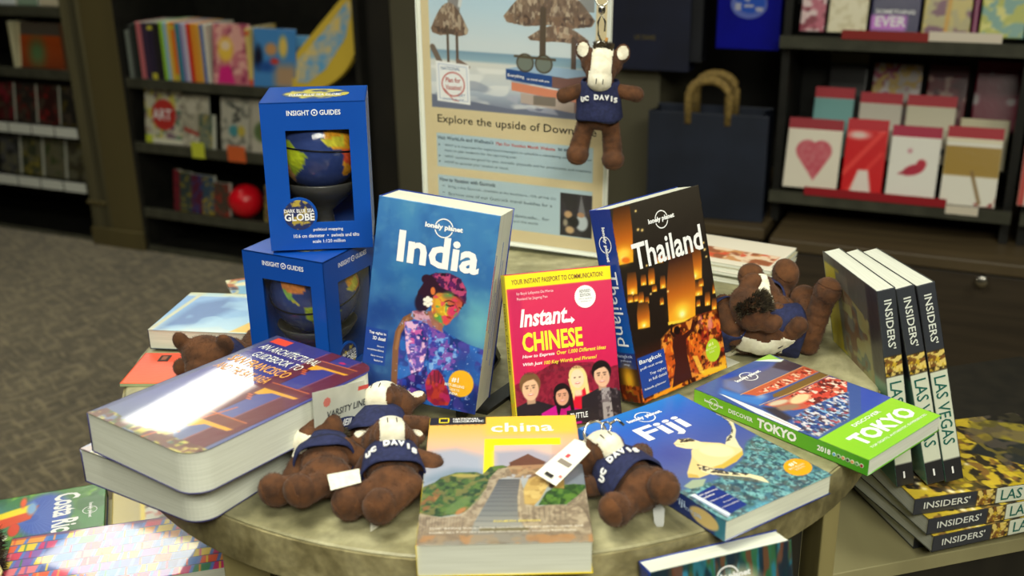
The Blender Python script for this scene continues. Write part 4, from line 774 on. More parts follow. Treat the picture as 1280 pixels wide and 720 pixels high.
def a_costarica(w=.128, h=.197):
    A = Art(w, h, .0010, (70, 120, 50)); A.speck(np.ones(A.X.shape), [(110, 160, 50), (50, 100, 50), (60, 120, 60)], 5, 3, .5); A.ell(.45, .35, .42, .26, (56, 86, 170), soft=.08); A.glow(.35, .75, .3, (80, 120, 190), .9, .3)
    for a in range(0, 360, 10): A.line([(.5 + .08*math.cos(R_(a)), .42 + .05*math.sin(R_(a))), (.5 + .36*math.cos(R_(a)), .42 + .2*math.sin(R_(a)))], .008, (110, 140, 205), .3)
    A.Y = A.Y * 1.3
    A.poly([(.25, .50), (.5, .55), (.62, .78), (.66, 1), (.5, 1), (.3, .74)], (206, 74, 40), soft=.03); A.poly([(.2, .55), (.34, .52), (.42, .76), (.46, .95), (.36, .9)], (236, 206, 40), soft=.03); A.ell(.3, .55, .12, .06, (120, 160, 200), soft=.04); A.ell(.66, .66, .12, .07, (206, 66, 40), soft=.02); A.ell(.78, .72, .05, .04, (210, 210, 190)); A.ell(.15, .62, .1, .04, (220, 90, 50), soft=.03); A.ell(.85, .8, .14, .12, (60, 110, 50), soft=.05); A.Y = A.Y / 1.3; return A
def a_vegas_back(w=.152, h=.228):
    A = Art(w, h, .0012, (40, 42, 40)); A.vgrad([(0, (78, 80, 78)), (.35, (104, 102, 96)), (.5, (84, 112, 98)), (1, (88, 130, 112))]); A.poly([(.72, .5), (0, .46), (0, 1), (1, 1), (1, .5)], (92, 138, 118), soft=.05)
    A.rect(.70, .05, .99, .5, (196, 180, 40), soft=.02); A.poly([(.55, .05), (.78, .06), (.76, .48), (.5, .5)], (110, 108, 100), soft=.03); A.speck(A.poly([(.2, .2), (.7, .12), (.7, .5), (.2, .55)]), [(140, 120, 90), (110, 80, 60), (150, 150, 100)], 9, 3, .5, .8); A.rect(.0, .0, .2, .45, (48, 46, 54), soft=.05); return A
def a_vegas_front(w=.152, h=.228):
    A = Art(w, h, .0012, (36, 34, 30)); one = np.ones(A.X.shape); up = A.poly([(0, 0), (1, 0), (1, .8), (0, .8)]); A.mix(up, (96, 80, 40)); A.speck(up, [(180, 156, 36), (60, 50, 36), (206, 180, 60), (130, 96, 50), (40, 36, 34), (196, 170, 50)], 13, 3, .52, .9); A.glow(.75, .1, .3, (90, 90, 150), .8, .2); A.glow(.3, .3, .25, (190, 170, 50), .7, .1)
    rs = np.random.RandomState(3)
    for i in range(26): A.glow(rs.rand()*.9, rs.rand()*.45, .02, (240, 226, 180), .95)
    A.poly([(.1, .8), (.5, .5), (.9, .85), (.6, 1), (0, 1)], (44, 46, 44), soft=.02); A.poly([(.35, .95), (.8, .62), (.98, .74), (.8, .95)], (130, 118, 46), soft=.03); A.speck(A.rect(0, .6, 1, 1), [(60, 56, 40), (150, 130, 50), (90, 80, 70)], 9, 7, .55, .6); return A
def a_vegas_spine(t, h=.228):
    A = Art(t, h, .0012, (52, 54, 60)); A.rect(0, .325, 1, .43, (60, 48, 30)); A.speck(A.rect(0, .33, 1, .425), [(206, 170, 50), (120, 80, 40), (226, 200, 110)], 5, 2, .5, .9, sy=60); A.rect(0, .43, 1, .885, (200, 204, 184)); A.rect(0, .885, 1, 1, (40, 40, 42)); return A

# ------------------------------------------------------------------ books on the table
NAVY = (30, 52, 128); X_ = (1, 0, 0); Y_ = (0, 1, 0)
def lab(s, x, y, wd, h, **k): return (s, x, y, wd, h, k)
ib = book('India travel guide with blue cover, a woman in coloured powder, standing on a black easel', pose((-.1429, 1.0438, .7736), -13.62, 81.24, -6.5), .1224, .2009, .058, a_india(), NAVY, NAVY)
h = .2009; w_ = .1224; F1 = fr(.058)
lp_logo(ib, w_*.56, h*.895, .038, mat=WHITE, **{'O': F1['O'], 'R': F1['R'], 'U': F1['U']})
write([lab('India', w_*.20, h*.695, w_*.68, h*.158, bold=.03)], 'title_lettering', ib, WHITE, **F1)
write([lab('Top sights in', w_*.035, h*.307, w_*.145, h*.018, bold=.02), lab('3D detail', w_*.07, h*.282, w_*.11, h*.018, bold=.02), lab('Expert', w_*.115, h*.245, w_*.06, h*.011), lab('recommendations', w_*.035, h*.225, w_*.14, h*.011), lab('Easy-to-use', w_*.07, h*.193, w_*.105, h*.011), lab('features', w_*.1, h*.172, w_*.075, h*.011)], 'small_lettering', ib, WHITE, **F1)
write([lab('#1', w_*.80, h*.143, w_*.06, h*.028, center=True, bold=.03), lab('BEST-SELLING', w_*.80, h*.121, w_*.165, h*.014, center=True, bold=.02), lab('GUIDE TO', w_*.80, h*.100, w_*.09, h*.012, center=True), lab('INDIA', w_*.80, h*.080, w_*.07, h*.013, center=True, bold=.02)], 'badge_lettering', ib, flat(250, 240, 215, .4), **F1)
m = MB()
for i, (y0, y1, z) in enumerate(((.095, .16, .047), (.08, .135, .04), (.05, .12, .033), (.06, .17, .025), (.04, .15, .017))): m.box(w_ - .0013, y0, z, w_ - .0009, y1, z + .0012)
m.build('coloured_page_edges', flat(90, 110, 160, .6), ib)
MB().box(w_ - .0013, .085, .050, w_ - .0009, .15, .0515).build('coloured_page_edges', flat(190, 90, 70, .6), ib)

tbk = book('Thailand travel guide with glowing paper lanterns, standing and leaning back', pose((.1129, 1.0114, .7542), 38.39, 75.32, .65), .1293, .2021, .0311, a_thai(), Art(.0311, .2021, .001, (34, 56, 130)).vgrad([(0, (36, 50, 124)), (.4, (24, 60, 140)), (.72, (10, 84, 160)), (.735, (10, 84, 160)), (.74, (28, 46, 110)), (1, (28, 46, 110))]).rect(0, .82, 1, 1, (50, 30, 18)).glow(.5, .88, .28, (250, 180, 40), 1, .5).speck(Art(.0311, .2021, .001).rect(0, .91, 1, 1), [(160, 70, 20), (90, 30, 14)], 6, 4, .5, .9), NAVY)
w_, h, t_ = .1293, .2021, .0311; F1 = fr(t_); S1 = sp(h, t_)
lp_logo(tbk, w_*.52, h*.88, .038, mat=WHITE, O=F1['O'], R=F1['R'], U=F1['U'])
write([lab('Thailand', w_*.15, h*.665, w_*.79, h*.135, bold=.02)], 'title_lettering', tbk, WHITE, **F1)
write([lab('Bangkok', w_*.03, h*.193, w_*.25, h*.028, bold=.012), lab('pull-out map', w_*.03, h*.165, w_*.25, h*.017), lab('Top sights', w_*.12, h*.125, w_*.18, h*.017), lab('in full detail', w_*.10, h*.099, w_*.2, h*.015), lab('Islands planner', w_*.04, h*.058, w_*.24, h*.015)], 'small_lettering', tbk, WHITE, **F1)
write([lab('#1', w_*.845, h*.150, w_*.06, h*.018, center=True, bold=.02), lab('BEST-SELLING', w_*.845, h*.132, w_*.13, h*.010, center=True), lab('GUIDE', w_*.845, h*.114, w_*.06, h*.010, center=True)], 'badge_lettering', tbk, flat(225, 240, 170, .4), **F1)
lp_logo(tbk, .036, t_*.5, .036, mat=WHITE, O=S1['O'], R=S1['R'], U=S1['U'])
write([lab('Thailand', .064, t_*.27, .078, t_*.52, bold=.004)], 'spine_lettering', tbk, WHITE, **S1)
up = dict(O=(0, 0, 0), R=(0, 0, 1), U=(0, 1, 0))
write([lab('Bangkok', t_*.12, h*.232, t_*.76, h*.022), lab('pull-out', t_*.28, h*.212, t_*.5, h*.015), lab('map', t_*.4, h*.192, t_*.28, h*.012)], 'spine_small_lettering', tbk, flat(190, 200, 225, .4), **up)

cbk = book('magenta Chinese phrase book with four smiling people on the cover', pose((-.0012, .9496, .7543), 18.93, 72.26, -2.02), .1121, .1543, .012, a_chinese(), Art(.012, .1543, .001, (214, 206, 40)).rect(0, .82, 1, 1, (226, 196, 40)), (190, 40, 80))
w_, h, t_ = .1121, .1543, .012; F1 = fr(t_); S1 = sp(h, t_)
write([lab('YOUR INSTANT PASSPORT TO COMMUNICATION!', w_*.06, h*.935, w_*.86, h*.032, bold=.01)], 'banner_lettering', cbk, flat(110, 60, 40, .5), **F1)
write([lab('by Boyé Lafayette De Mente', w_*.10, h*.862, w_*.34, h*.022), lab('Revised by Jiageng Fan', w_*.10, h*.828, w_*.28, h*.022)], 'author_lettering', cbk, flat(235, 200, 205, .5), **F1)
write([lab('Instant', w_*.105, h*.66, w_*.45, h*.115, bold=.03, shear=.25), lab('How to Express', w_*.105, h*.458, w_*.30, h*.026, bold=.015, shear=.2), lab('With Just', w_*.105, h*.408, w_*.18, h*.026, bold=.015, shear=.2)], 'title_lettering', cbk, WHITE, **F1)
MB().prism([(w_*.53, h*.662), (w_*.585, h*.662), (w_*.585, h*.650), (w_*.62, h*.673), (w_*.585, h*.698), (w_*.585, h*.684), (w_*.53, h*.684)], t_ + .0001, t_ + .0004).build('title_arrow', WHITE, cbk)
write([lab('CHINESE', w_*.115, h*.50, w_*.565, h*.125, bold=.03)], 'title_lettering', cbk, flat(246, 222, 50, .4), label='yellow title lettering', **F1)
write([lab('Over 1,000 Different Ideas', w_*.425, h*.458, w_*.47, h*.03, bold=.015, shear=.2), lab('100 Key Words and Phrases!', w_*.30, h*.403, w_*.50, h*.03, bold=.015, shear=.2)], 'subtitle_lettering', cbk, flat(246, 214, 60, .4), **F1)
write([lab('A BEGINNER\'S CHINESE LANGUAGE PHRASE BOOK', w_*.105, h*.358, w_*.64, h*.018)], 'line_lettering', cbk, flat(110, 20, 46, .5), **F1)
disc2d('round_sticker', cbk, flat(236, 236, 226, .5), w_*.735, h*.815, .0115, .0115, n=72, scallop=.05, thick=.0004, lift=.0004, **F1)
write([lab('REVISED', w_*.735, h*.842, w_*.10, h*.020, center=True, bold=.01), lab('EDITION', w_*.735, h*.816, w_*.10, h*.020, center=True, bold=.01), lab('with an expanded', w_*.735, h*.797, w_*.13, h*.010, center=True), lab('dictionary', w_*.735, h*.780, w_*.09, h*.010, center=True)], 'sticker_lettering', cbk, flat(110, 110, 106, .5), lift=.0006, **F1)
MB().box(w_*.475, h*.018, t_ + .0001, w_*.70, h*.095, t_ + .0004).build('publisher_plate', flat(34, 26, 30, .4), cbk, bevel=.0006)
write([lab('TUTTLE', w_*.505, h*.038, w_*.165, h*.036, bold=.01)], 'publisher_lettering', cbk, WHITE, lift=.0007, **F1)
write([lab('Instant CHINESE', .028, t_*.3, .07, t_*.45, bold=.01)], 'spine_lettering', cbk, flat(110, 100, 30, .5), **S1)

fb_ = book('Fiji travel guide lying flat, blue underwater cover with a sea turtle', pose((.171, .7575, .7505), 33.66, 0, 0), .129, .1987, .0195, a_fiji(), Art(.0195, .1987, .001, (20, 76, 150)).vgrad([(0, (16, 104, 190)), (.5, (16, 92, 176)), (.66, (24, 70, 140)), (.68, (26, 44, 104)), (.93, (26, 44, 104)), (.95, (46, 110, 130)), (1, (46, 110, 130))]).ell(.5, .875, .4, .9, (196, 170, 110)), NAVY)
w_, h, t_ = .129, .1987, .0195; F1 = fr(t_); S1 = sp(h, t_)
lp_logo(fb_, w_*.52, h*.90, .042, mat=WHITE, O=F1['O'], R=F1['R'], U=F1['U'])
write([lab('Fiji', w_*.30, h*.66, w_*.42, h*.17, bold=.025)], 'title_lettering', fb_, WHITE, **F1)
write([lab('All planning', w_*.075, h*.200, w_*.16, h*.014, bold=.01), lab('advice', w_*.075, h*.178, w_*.1, h*.014, bold=.01), lab('Island reports', w_*.085, h*.140, w_*.16, h*.013), lab('Expert', w_*.15, h*.105, w_*.09, h*.010), lab('recommendations', w_*.095, h*.080, w_*.15, h*.010)], 'small_lettering', fb_, WHITE, **F1)
write([lab('#1', w_*.885, h*.152, w_*.07, h*.026, center=True, bold=.03), lab('BEST-SELLING', w_*.885, h*.133, w_*.145, h*.012, center=True), lab('GUIDE TO', w_*.885, h*.114, w_*.09, h*.011, center=True)], 'badge_lettering', fb_, flat(250, 236, 200, .4), **F1)
write([lab('Fiji', h*.69, t_*.32, .014, t_*.45, bold=.02), lab('travel guide', h*.76, t_*.3, .02, t_*.3)], 'spine_lettering', fb_, flat(170, 190, 220, .4), **S1)

tk = book('Discover Tokyo travel guide lying flat, green cover band, one end over the table edge', pose((.32, .8577, .7505), 40.93, 0, 0), .129, .2028, .0165, a_tokyo(), Art(.0165, .2028, .001, (96, 168, 34)).vgrad([(0, (120, 180, 40)), (1, (64, 140, 30))]), (96, 160, 40), pages=PAGES2)
w_, h, t_ = .129, .2028, .0165; F1 = fr(t_); S1 = sp(h, t_)
lp_logo(tk, w_*.50, h*.90, .040, mat=WHITE, O=F1['O'], R=F1['R'], U=F1['U'])
write([lab('DISCOVER', w_*.36, h*.215, w_*.36, h*.024, bold=.02), lab('TOKYO', w_*.15, h*.085, w_*.76, h*.100, bold=.045), lab('TOP SIGHTS, AUTHENTIC EXPERIENCES', w_*.17, h*.048, w_*.76, h*.016, bold=.01)], 'title_lettering', tk, WHITE, **F1)
lp_logo(tk, .026, t_*.5, .024, mat=WHITE, O=S1['O'], R=S1['R'], U=S1['U'])
write([lab('DISCOVER', .045, t_*.36, .030, t_*.28, bold=.02), lab('TOKYO', .080, t_*.2, .046, t_*.62, bold=.045)], 'spine_lettering', tk, WHITE, **S1)
write([lab('2018', h*.735, t_*.34, .0145, t_*.34, bold=.03)], 'spine_year', tk, WHITE, **S1)
for i, c in enumerate(((90, 150, 190), (60, 90, 60), (196, 130, 90), (60, 70, 60), (206, 140, 90), (90, 140, 90), (150, 40, 50))):
    x = h*.825 + i*.0048; disc2d('spine_disc', tk, flat(200, 214, 190, .4), x, t_*.5, .0021, O=S1['O'], R=S1['R'], U=S1['U'], n=16); disc2d('spine_disc', tk, flat(*c, .4), x, t_*.5, .0015, O=S1['O'], R=S1['R'], U=S1['U'], n=16, lift=.0005)

ch = book('China guide with the Great Wall on the cover, lying at the front table edge', pose((-.0784, .7164, .7505), .51, 1.5, 0), .1383, .2035, .030, a_china(), Art(.03, .2035, .004, (226, 200, 30)), (226, 200, 30), pages=PAGES2)
w_, h, t_ = .1383, .2035, .030; F1 = fr(t_)
m = MB(); x0, y0, x1, y1, q = w_*.065, h*.948, w_*.135, h*.993, .0012
m.box(x0, y0, t_, x1, y0 + q, t_ + .0004).box(x0, y1 - q, t_, x1, y1, t_ + .0004).box(x0, y0, t_, x0 + q, y1, t_ + .0004).box(x1 - q, y0, t_, x1, y1, t_ + .0004)
m.build('yellow_frame_emblem', flat(236, 206, 30, .4), ch)
write([lab('NATIONAL', w_*.16, h*.973, w_*.18, h*.018, bold=.02), lab('GEOGRAPHIC', w_*.16, h*.950, w_*.21, h*.018, bold=.02)], 'publisher_lettering', ch, WHITE, **F1)
write([lab('TRAVELER', w_*.045, h*.918, w_*.33, h*.014, space=1.6)], 'series_lettering', ch, flat(150, 110, 60, .5), **F1)
write([lab('china', w_*.42, h*.853, w_*.42, h*.082, bold=.012)], 'title_lettering', ch, flat(246, 242, 226, .4), **F1)
write([lab('FOURTH EDITION', w_*.44, h*.141, w_*.27, h*.012, bold=.01)], 'edition_lettering', ch, flat(226, 206, 90, .4), **F1)
write([lab('With walking tours, driving excursions, expert advice, maps and', w_*.07, h*.098, w_*.88, h*.014), lab('insider tips from the people who know the country best today', w_*.07, h*.070, w_*.84, h*.014)], 'blurb_lettering', ch, flat(226, 220, 206, .4), **F1)

sfc = a_sf()
sf2 = book('lower of the two thick San Francisco architecture guidebooks at the front left', pose((-.3967, .8729, .7505), -32.05, 0, 0), .1521, .222, .0345, a_sf(.1521, .222), (46, 44, 96), (46, 44, 96), rr=.022, coat=.3, rough=.3, pages=PAGES2)
sf1 = book('upper San Francisco architecture guidebook, its glossy navy cover catching the ceiling light', pose((-.3768, .8534, .7925), -36.53, -1.2, 0), .143, .2219, .0385, sfc, (46, 44, 96), (46, 44, 96), rr=.022, coat=.65, rough=.3, pages=PAGES2)
w_, h, t_ = .143, .2219, .0385; F1 = fr(t_)
write([lab('AN ARCHITECTURAL', w_*.07, h*.845, w_*.56, h*.055, bold=.0), lab('GUIDEBOOK TO', w_*.13, h*.765, w_*.46, h*.055, bold=.0)], 'title_lettering', sf1, flat(226, 226, 214, .4), **F1)
write([lab('SAN FRANCISCO', w_*.05, h*.675, w_*.56, h*.065, bold=.01), lab('AND THE BAY AREA', w_*.07, h*.59, w_*.50, h*.058, bold=.0)], 'title_lettering', sf1, flat(226, 160, 70, .4), label='orange title lettering', **F1)

# blue-red book, orange leaflet and brochures at the back left
A = Art(.192, .124, .001, (110, 150, 190)); A.vgrad([(0, (190, 190, 150)), (.08, (180, 196, 190)), (.12, (120, 160, 205)), (.6, (120, 165, 205)), (1, (190, 205, 205))]); A.poly([(.05, 1), (.12, .3), (.3, .12), (.42, .35), (.3, .8)], (70, 110, 165), soft=.08); A.speck(np.ones(A.X.shape), [(150, 190, 215)], 6, 3, .55, .6); A.poly([(.52, .98), (.60, .70), (.74, .62), (.70, .98)], (226, 170, 50), soft=.02); A.poly([(.75, 1), (.98, .15), (1, .15), (1, 1)], (206, 60, 60)); A.poly([(0, 1), (.07, .06), (.10, .06), (.03, 1)], (186, 186, 160))
bk = book('thick travel guide with blue sea and red corner lying behind the upper San Francisco book', pose((-.4282, 1.1713, .7536), -8.13, 0, 0), .192, .124, .0245, A, (60, 60, 70), (70, 80, 90))
write([lab('WELLNESS', .155, .035, .030, .009, bold=.01, rot=62), lab('TRAVEL', .163, .030, .03, .008, bold=.01, rot=62)], 'cover_lettering', bk, WHITE, **fr(.0245))
A = blotch(.17, .13, (196, 190, 140), [(90, 130, 180), (206, 180, 90), (60, 60, 80), (170, 100, 60), (120, 170, 200), (220, 215, 180)], 7, 5, .0015)
mp_ = thing('folded_map', 'folded colour map lying flat behind the thick blue and red guide', 'map', pose((-.345, 1.275, .7505), 22, 0, 0)); panel('cover', A, mp_, (0, 0, .006), thick=.0005, mat=paintmat(.45)); MB().box(.001, .001, 0, .169, .129, .0055).build('folded_sheets', PAGES2, mp_)
lf = thing('leaflet', 'orange-red leaflet with small dark icon, left of the upper San Francisco book', 'leaflet', pose((-.432, 1.075, .7505), -2, 0, 0))
A = Art(.13, .082, .0015, (232, 84, 50)); A.vgrad([(0, (226, 80, 56)), (1, (238, 92, 48))]); panel('cover', A, lf, (0, 0, .004), thick=.0005, mat=paintmat(.4)); MB().prism([(.0, 0), (.13, 0), (.13, .084), (.0, .084)], 0, .0035).build('pages', flat(150, 160, 120, .6), lf)
MB().box(.022, .058, .0042, .034, .074, .0045).build('icon', flat(50, 40, 40, .5), lf); MB().box(.025, .061, .0045, .031, .071, .0047).build('icon_window', flat(150, 90, 70, .5), lf)

# brochures behind the plush toys at the right
for i, (dx, dy, yw, c, nm) in enumerate(((0, 0, -32, (206, 206, 190), 'lowest'), (.004, .003, -30, (190, 186, 160), 'second lowest'), (-.003, .002, -33, (214, 210, 196), 'middle'), (.002, -.002, -31, (176, 170, 140), 'second highest'), (0, .002, -32, (222, 214, 196), 'topmost'))):
    A = Art(.16, .11, .002, c)
    if i == 4: A.rect(.05, .45, .95, .85, (196, 140, 90)); A.speck(A.rect(.05, .45, .95, .85), [(206, 90, 60), (226, 200, 170), (150, 90, 60)], 12, 3, .5)
    t = thing('brochure', nm + ' brochure of the pile behind the Thailand guide', 'brochure', pose((.205 + dx, 1.42 + dy, .7505 + i*.0055), yw, 0, 0), 'brochure pile on the table')
    panel('cover', A, t, (0, 0, .005), thick=.0004, mat=paintmat(.4)); MB().box(.001, .001, 0, .159, .109, .0046).build('pages', PAGES2, t)
# receipt-like printed sheet under the Thailand guide
sh = thing('printed_sheet', 'white printed sheet lying between the Thailand and Tokyo guides', 'paper', pose((.19, 1.055, .7505), 40, 0, 0)); MB().box(0, 0, 0, .085, .05, .0006).build('sheet', flat(206, 204, 186, .6), sh)
write([lab('||| | || ||| | ||', .01, .012, .06, .02, bold=.01)], 'printed_bars', sh, INK, O=(0, 0, .0006), R=X_, U=Y_)

# ------------------------------------------------------------------ books on the lower shelves
vb, vf = a_vegas_back(), a_vegas_front(); vb.c = vb.c[:, ::-1].copy()
def vegas(label, mw, stacked=False, t=.0195, group=None):
    b = book(label, mw, .152, .228, t, vf if stacked else Art(.152, .228, .005, (50, 52, 50)), a_vegas_spine(t), (70, 72, 62) if stacked else vb, group=group, pages=PAGES2)
    S = sp(.228, t)
    write([lab('INSIDERS\'', .0115, t*.32, .055, t*.42, bold=.012)], 'series_lettering', b, flat(206, 208, 200, .4), **S)
    write([lab('LAS VEGAS', .104, t*.18, .080, t*.66, bold=.008)], 'title_lettering', b, flat(30, 92, 82, .4), **S)
    write([lab('i', t*.42, .009, .0022, .0085, bold=.05)], 'publisher_mark', b, WHITE, O=(0, 0, 0), R=(0, 0, 1), U=(0, 1, 0))
    return b
vegas('upright Las Vegas guide, leftmost of three, back cover showing', pose((.4115, 1.014, .6438), 95.29, 79.5, -2.7), group='upright Las Vegas guides')
vegas('Las Vegas guide standing upright, middle one of the three', pose((.4433, 1.012, .6470), 94.98, 76.65, -4.34), group='upright Las Vegas guides')
vegas('Las Vegas guide standing upright, rightmost of the three with its full spine title', pose((.465, 1.0163, .6470), 94.85, 77.2, -5.0), group='upright Las Vegas guides')
for i, (cx, cy, yw, nm) in enumerate(((.441, 1.021, 12.3, 'lowest, slid furthest out'), (.4455, .984, 16.8, 'second from the bottom'), (.4385, .986, 15.6, 'second from the top'), (.424, .993, 11.7, 'topmost, under the upright guides'))):
    # spine runs to the right from its near left corner, title top at the left
    a = R_(yw); z = .5605 + i*.0203
    M = Matrix(((-math.sin(a), -math.cos(a), 0, cx + math.cos(a)*.228), (math.cos(a), -math.sin(a), 0, cy + math.sin(a)*.228), (0, 0, 1, z), (0, 0, 0, 1)))
    vegas('Las Vegas guide in the flat stack, ' + nm, M, True, .0198, 'stack of flat Las Vegas guides')
bw = book('white and navy booklet lying behind the rightmost upright Las Vegas guide', pose((.455, 1.245, .5595), -12, 0, 0), .12, .09, .016, Art(.12, .09, .002, (196, 200, 204)).rect(0, .1, .8, .9, (70, 80, 130), soft=.1), (200, 204, 206), (200, 204, 206), pages=PAGES2, name='booklet')

bb = book('travel guide cut by the bottom edge, teal forest cover, standing below the table top', pose((.1137, .716, .5455), 17.53, 79.37, .99), .128, .197, .0237, Art(.128, .197, .001, (40, 90, 90)).vgrad([(0, (40, 96, 110)), (.2, (40, 110, 130)), (.5, (50, 120, 90)), (1, (30, 70, 60))]).speck(1.0*Art(.128, .197, .001).rect(0, 0, 1, 1), [(50, 120, 150), (70, 56, 40), (26, 50, 50), (44, 90, 56), (96, 56, 40), (20, 36, 50)], 22, 3, .54, .85, sy=6).ell(.60, .18, .17, .16, (190, 180, 150), soft=.1).ell(.52, .4, .1, .2, (180, 190, 180), soft=.08), NAVY, NAVY, pages=PAGES2)
F1 = fr(.0237); lp_logo(bb, .128*.53, .197*.90, .042, mat=WHITE, O=F1['O'], R=F1['R'], U=F1['U'])

def lying(cx, cy, yawY, z): # near/far given by direction of local Y (title top)
    a = R_(yawY - 90); return Matrix.Translation((cx, cy, z)) @ Matrix.Rotation(a, 4, 'Z')
pe = book('glossy guide with many small coloured cloth squares, lying at the bottom left and reflecting light', lying(-.575, 1.058, 13.7, .5455) , .122, .25, .0245, a_peru(.122, .25), (200, 60, 60), (120, 140, 120), rough=.3, coat=.45, pages=PAGES)
cr = book('Costa Rica travel guide with a macaw on the cover, lying at the bottom left', lying(-.700, 1.124, 18.0, .5455), .118, .197, .0215, a_costarica(.118, .197), Art(.0215, .197, .004, (60, 110, 60)), NAVY)
F1 = fr(.0215)
write([lab('Costa Rica', .012, .138, .098, .030, bold=.03)], 'title_lettering', cr, WHITE, **F1)
lp_logo(cr, .062, .180, .034, mat=WHITE, O=F1['O'], R=F1['R'], U=F1['U'])
gd = book('cream guide with red and yellow edge marks lying behind the coloured-squares guide', lying(-.505, 1.187, 18.0, .5455), .10, .14, .020, Art(.12, .14, .0015, (176, 160, 96)).rect(0, 0, 1, .75, (150, 140, 110)).speck(1.0*Art(.12, .14, .0015).rect(0, 0, 1, .74), [(190, 90, 60), (206, 200, 180), (110, 90, 60)], 8, 3, .5).rect(0, .73, 1, .77, (226, 200, 50)), (196, 180, 130), (150, 140, 110))

# ------------------------------------------------------------------ easels
M_EASEL = flat(22, 22, 20, .35)
def easel(label, mw, w, back):
    """black plastic plate stand: two feet with a lip in front, two props rising behind the book"""
    t = thing('book_easel', label, 'easel', mw)
    for x in (.02, w - .02):
        m = MB(); q = .004
        m.prism([(-.022, .0), (-.022, .020), (-.018, .020), (-.016, .008), (back, .004), (back + .006, .0)], x - q, x + q, Matrix(((0, 0, 1, 0), (1, 0, 0, 0), (0, 1, 0, 0), (0, 0, 0, 1))))
        m.build('foot', M_EASEL, t)
        MB().prism([(back - .006, .003), (back + .006, .003), (back*.30 + .006, .10), (back*.30 - .002, .10)], x - q, x + q, Matrix(((0, 0, 1, 0), (1, 0, 0, 0), (0, 1, 0, 0), (0, 0, 0, 1)))).build('prop', M_EASEL, t)
    MB().box(.02, back - .005, .002, w - .02, back + .001, .012).build('cross_bar', M_EASEL, t)
    return t
def ez(x, y, yaw, dx, dy): # origin offset in the book's frame
    return Matrix.Translation((x, y, .7502)) @ Matrix.Rotation(R_(yaw), 4, 'Z') @ Matrix.Translation((dx, dy, 0))
easel('black plastic easel holding up the India guide', ez(-.1429, 1.0438, -13.62, 0, -.018), .12, .13)
easel('black plastic easel behind the phrase book with the four people', ez(-.0012, .9496, 18.93, .005, .024), .10, .045)
easel('black plastic easel behind the Thailand guide', ez(.1129, 1.0114, 38.39, .01, .03), .11, .085)
arm = thing('book_stand', 'flat black metal arm slanting out between the India guide and the phrase book', 'stand', (0, 0, 0))
MB().add([(-.045, 1.000, .7505), (-.028, .992, .7505), (.032, 1.085, .7505), (.018, 1.096, .7505), (-.045, 1.000, .7545), (-.028, .992, .7545), (.032, 1.085, .7545), (.018, 1.096, .7545)], [(0, 3, 2, 1), (4, 5, 6, 7), (0, 1, 5, 4), (1, 2, 6, 5), (2, 3, 7, 6), (3, 0, 4, 7)]).build('arm', M_EASEL, arm)
MB().box(-.006, -.012, 0, .006, .012, .045, Matrix.Translation((.022, 1.088, .7545)) @ Matrix.Rotation(R_(30), 4, 'Z')).build('upright', M_EASEL, arm)

# ------------------------------------------------------------------ globes in their boxes
M_BOX = mixmat('blue_printed_carton', px(14, 76, 165), px(10, 68, 156), 5, .32)
def film(name, rough=.06, gloss=.10, tint=(1, 1, 1, 1)):
    m = bpy.data.materials.new(name); m.use_nodes = True; nt = m.node_tree; nt.nodes.clear(); L = nt.links.new
    o = nt.nodes.new('ShaderNodeOutputMaterial'); t = nt.nodes.new('ShaderNodeBsdfTransparent'); g = nt.nodes.new('ShaderNodeBsdfGlossy'); mx = nt.nodes.new('ShaderNodeMixShader')
    f = nt.nodes.new('ShaderNodeLayerWeight'); f.inputs[0].default_value = .35; mu = nt.nodes.new('ShaderNodeMath'); mu.operation = 'MULTIPLY_ADD'; mu.inputs[1].default_value = gloss * 2; mu.inputs[2].default_value = gloss * .3
    n = nt.nodes.new('ShaderNodeTexNoise'); n.inputs['Scale'].default_value = 25; bp = nt.nodes.new('ShaderNodeBump'); bp.inputs['Strength'].default_value = .3; bp.inputs['Distance'].default_value = .002
    L(n.outputs['Fac'], bp.inputs['Height']); L(bp.outputs[0], g.inputs['Normal']); t.inputs[0].default_value = tint; g.inputs['Roughness'].default_value = rough
    L(f.outputs['Facing'], mu.inputs[0]); L(mu.outputs[0], mx.inputs[0]); L(t.outputs[0], mx.inputs[1]); L(g.outputs[0], mx.inputs[2]); L(mx.outputs[0], o.inputs[0]); return m
M_FILM = film('clear_window_film')
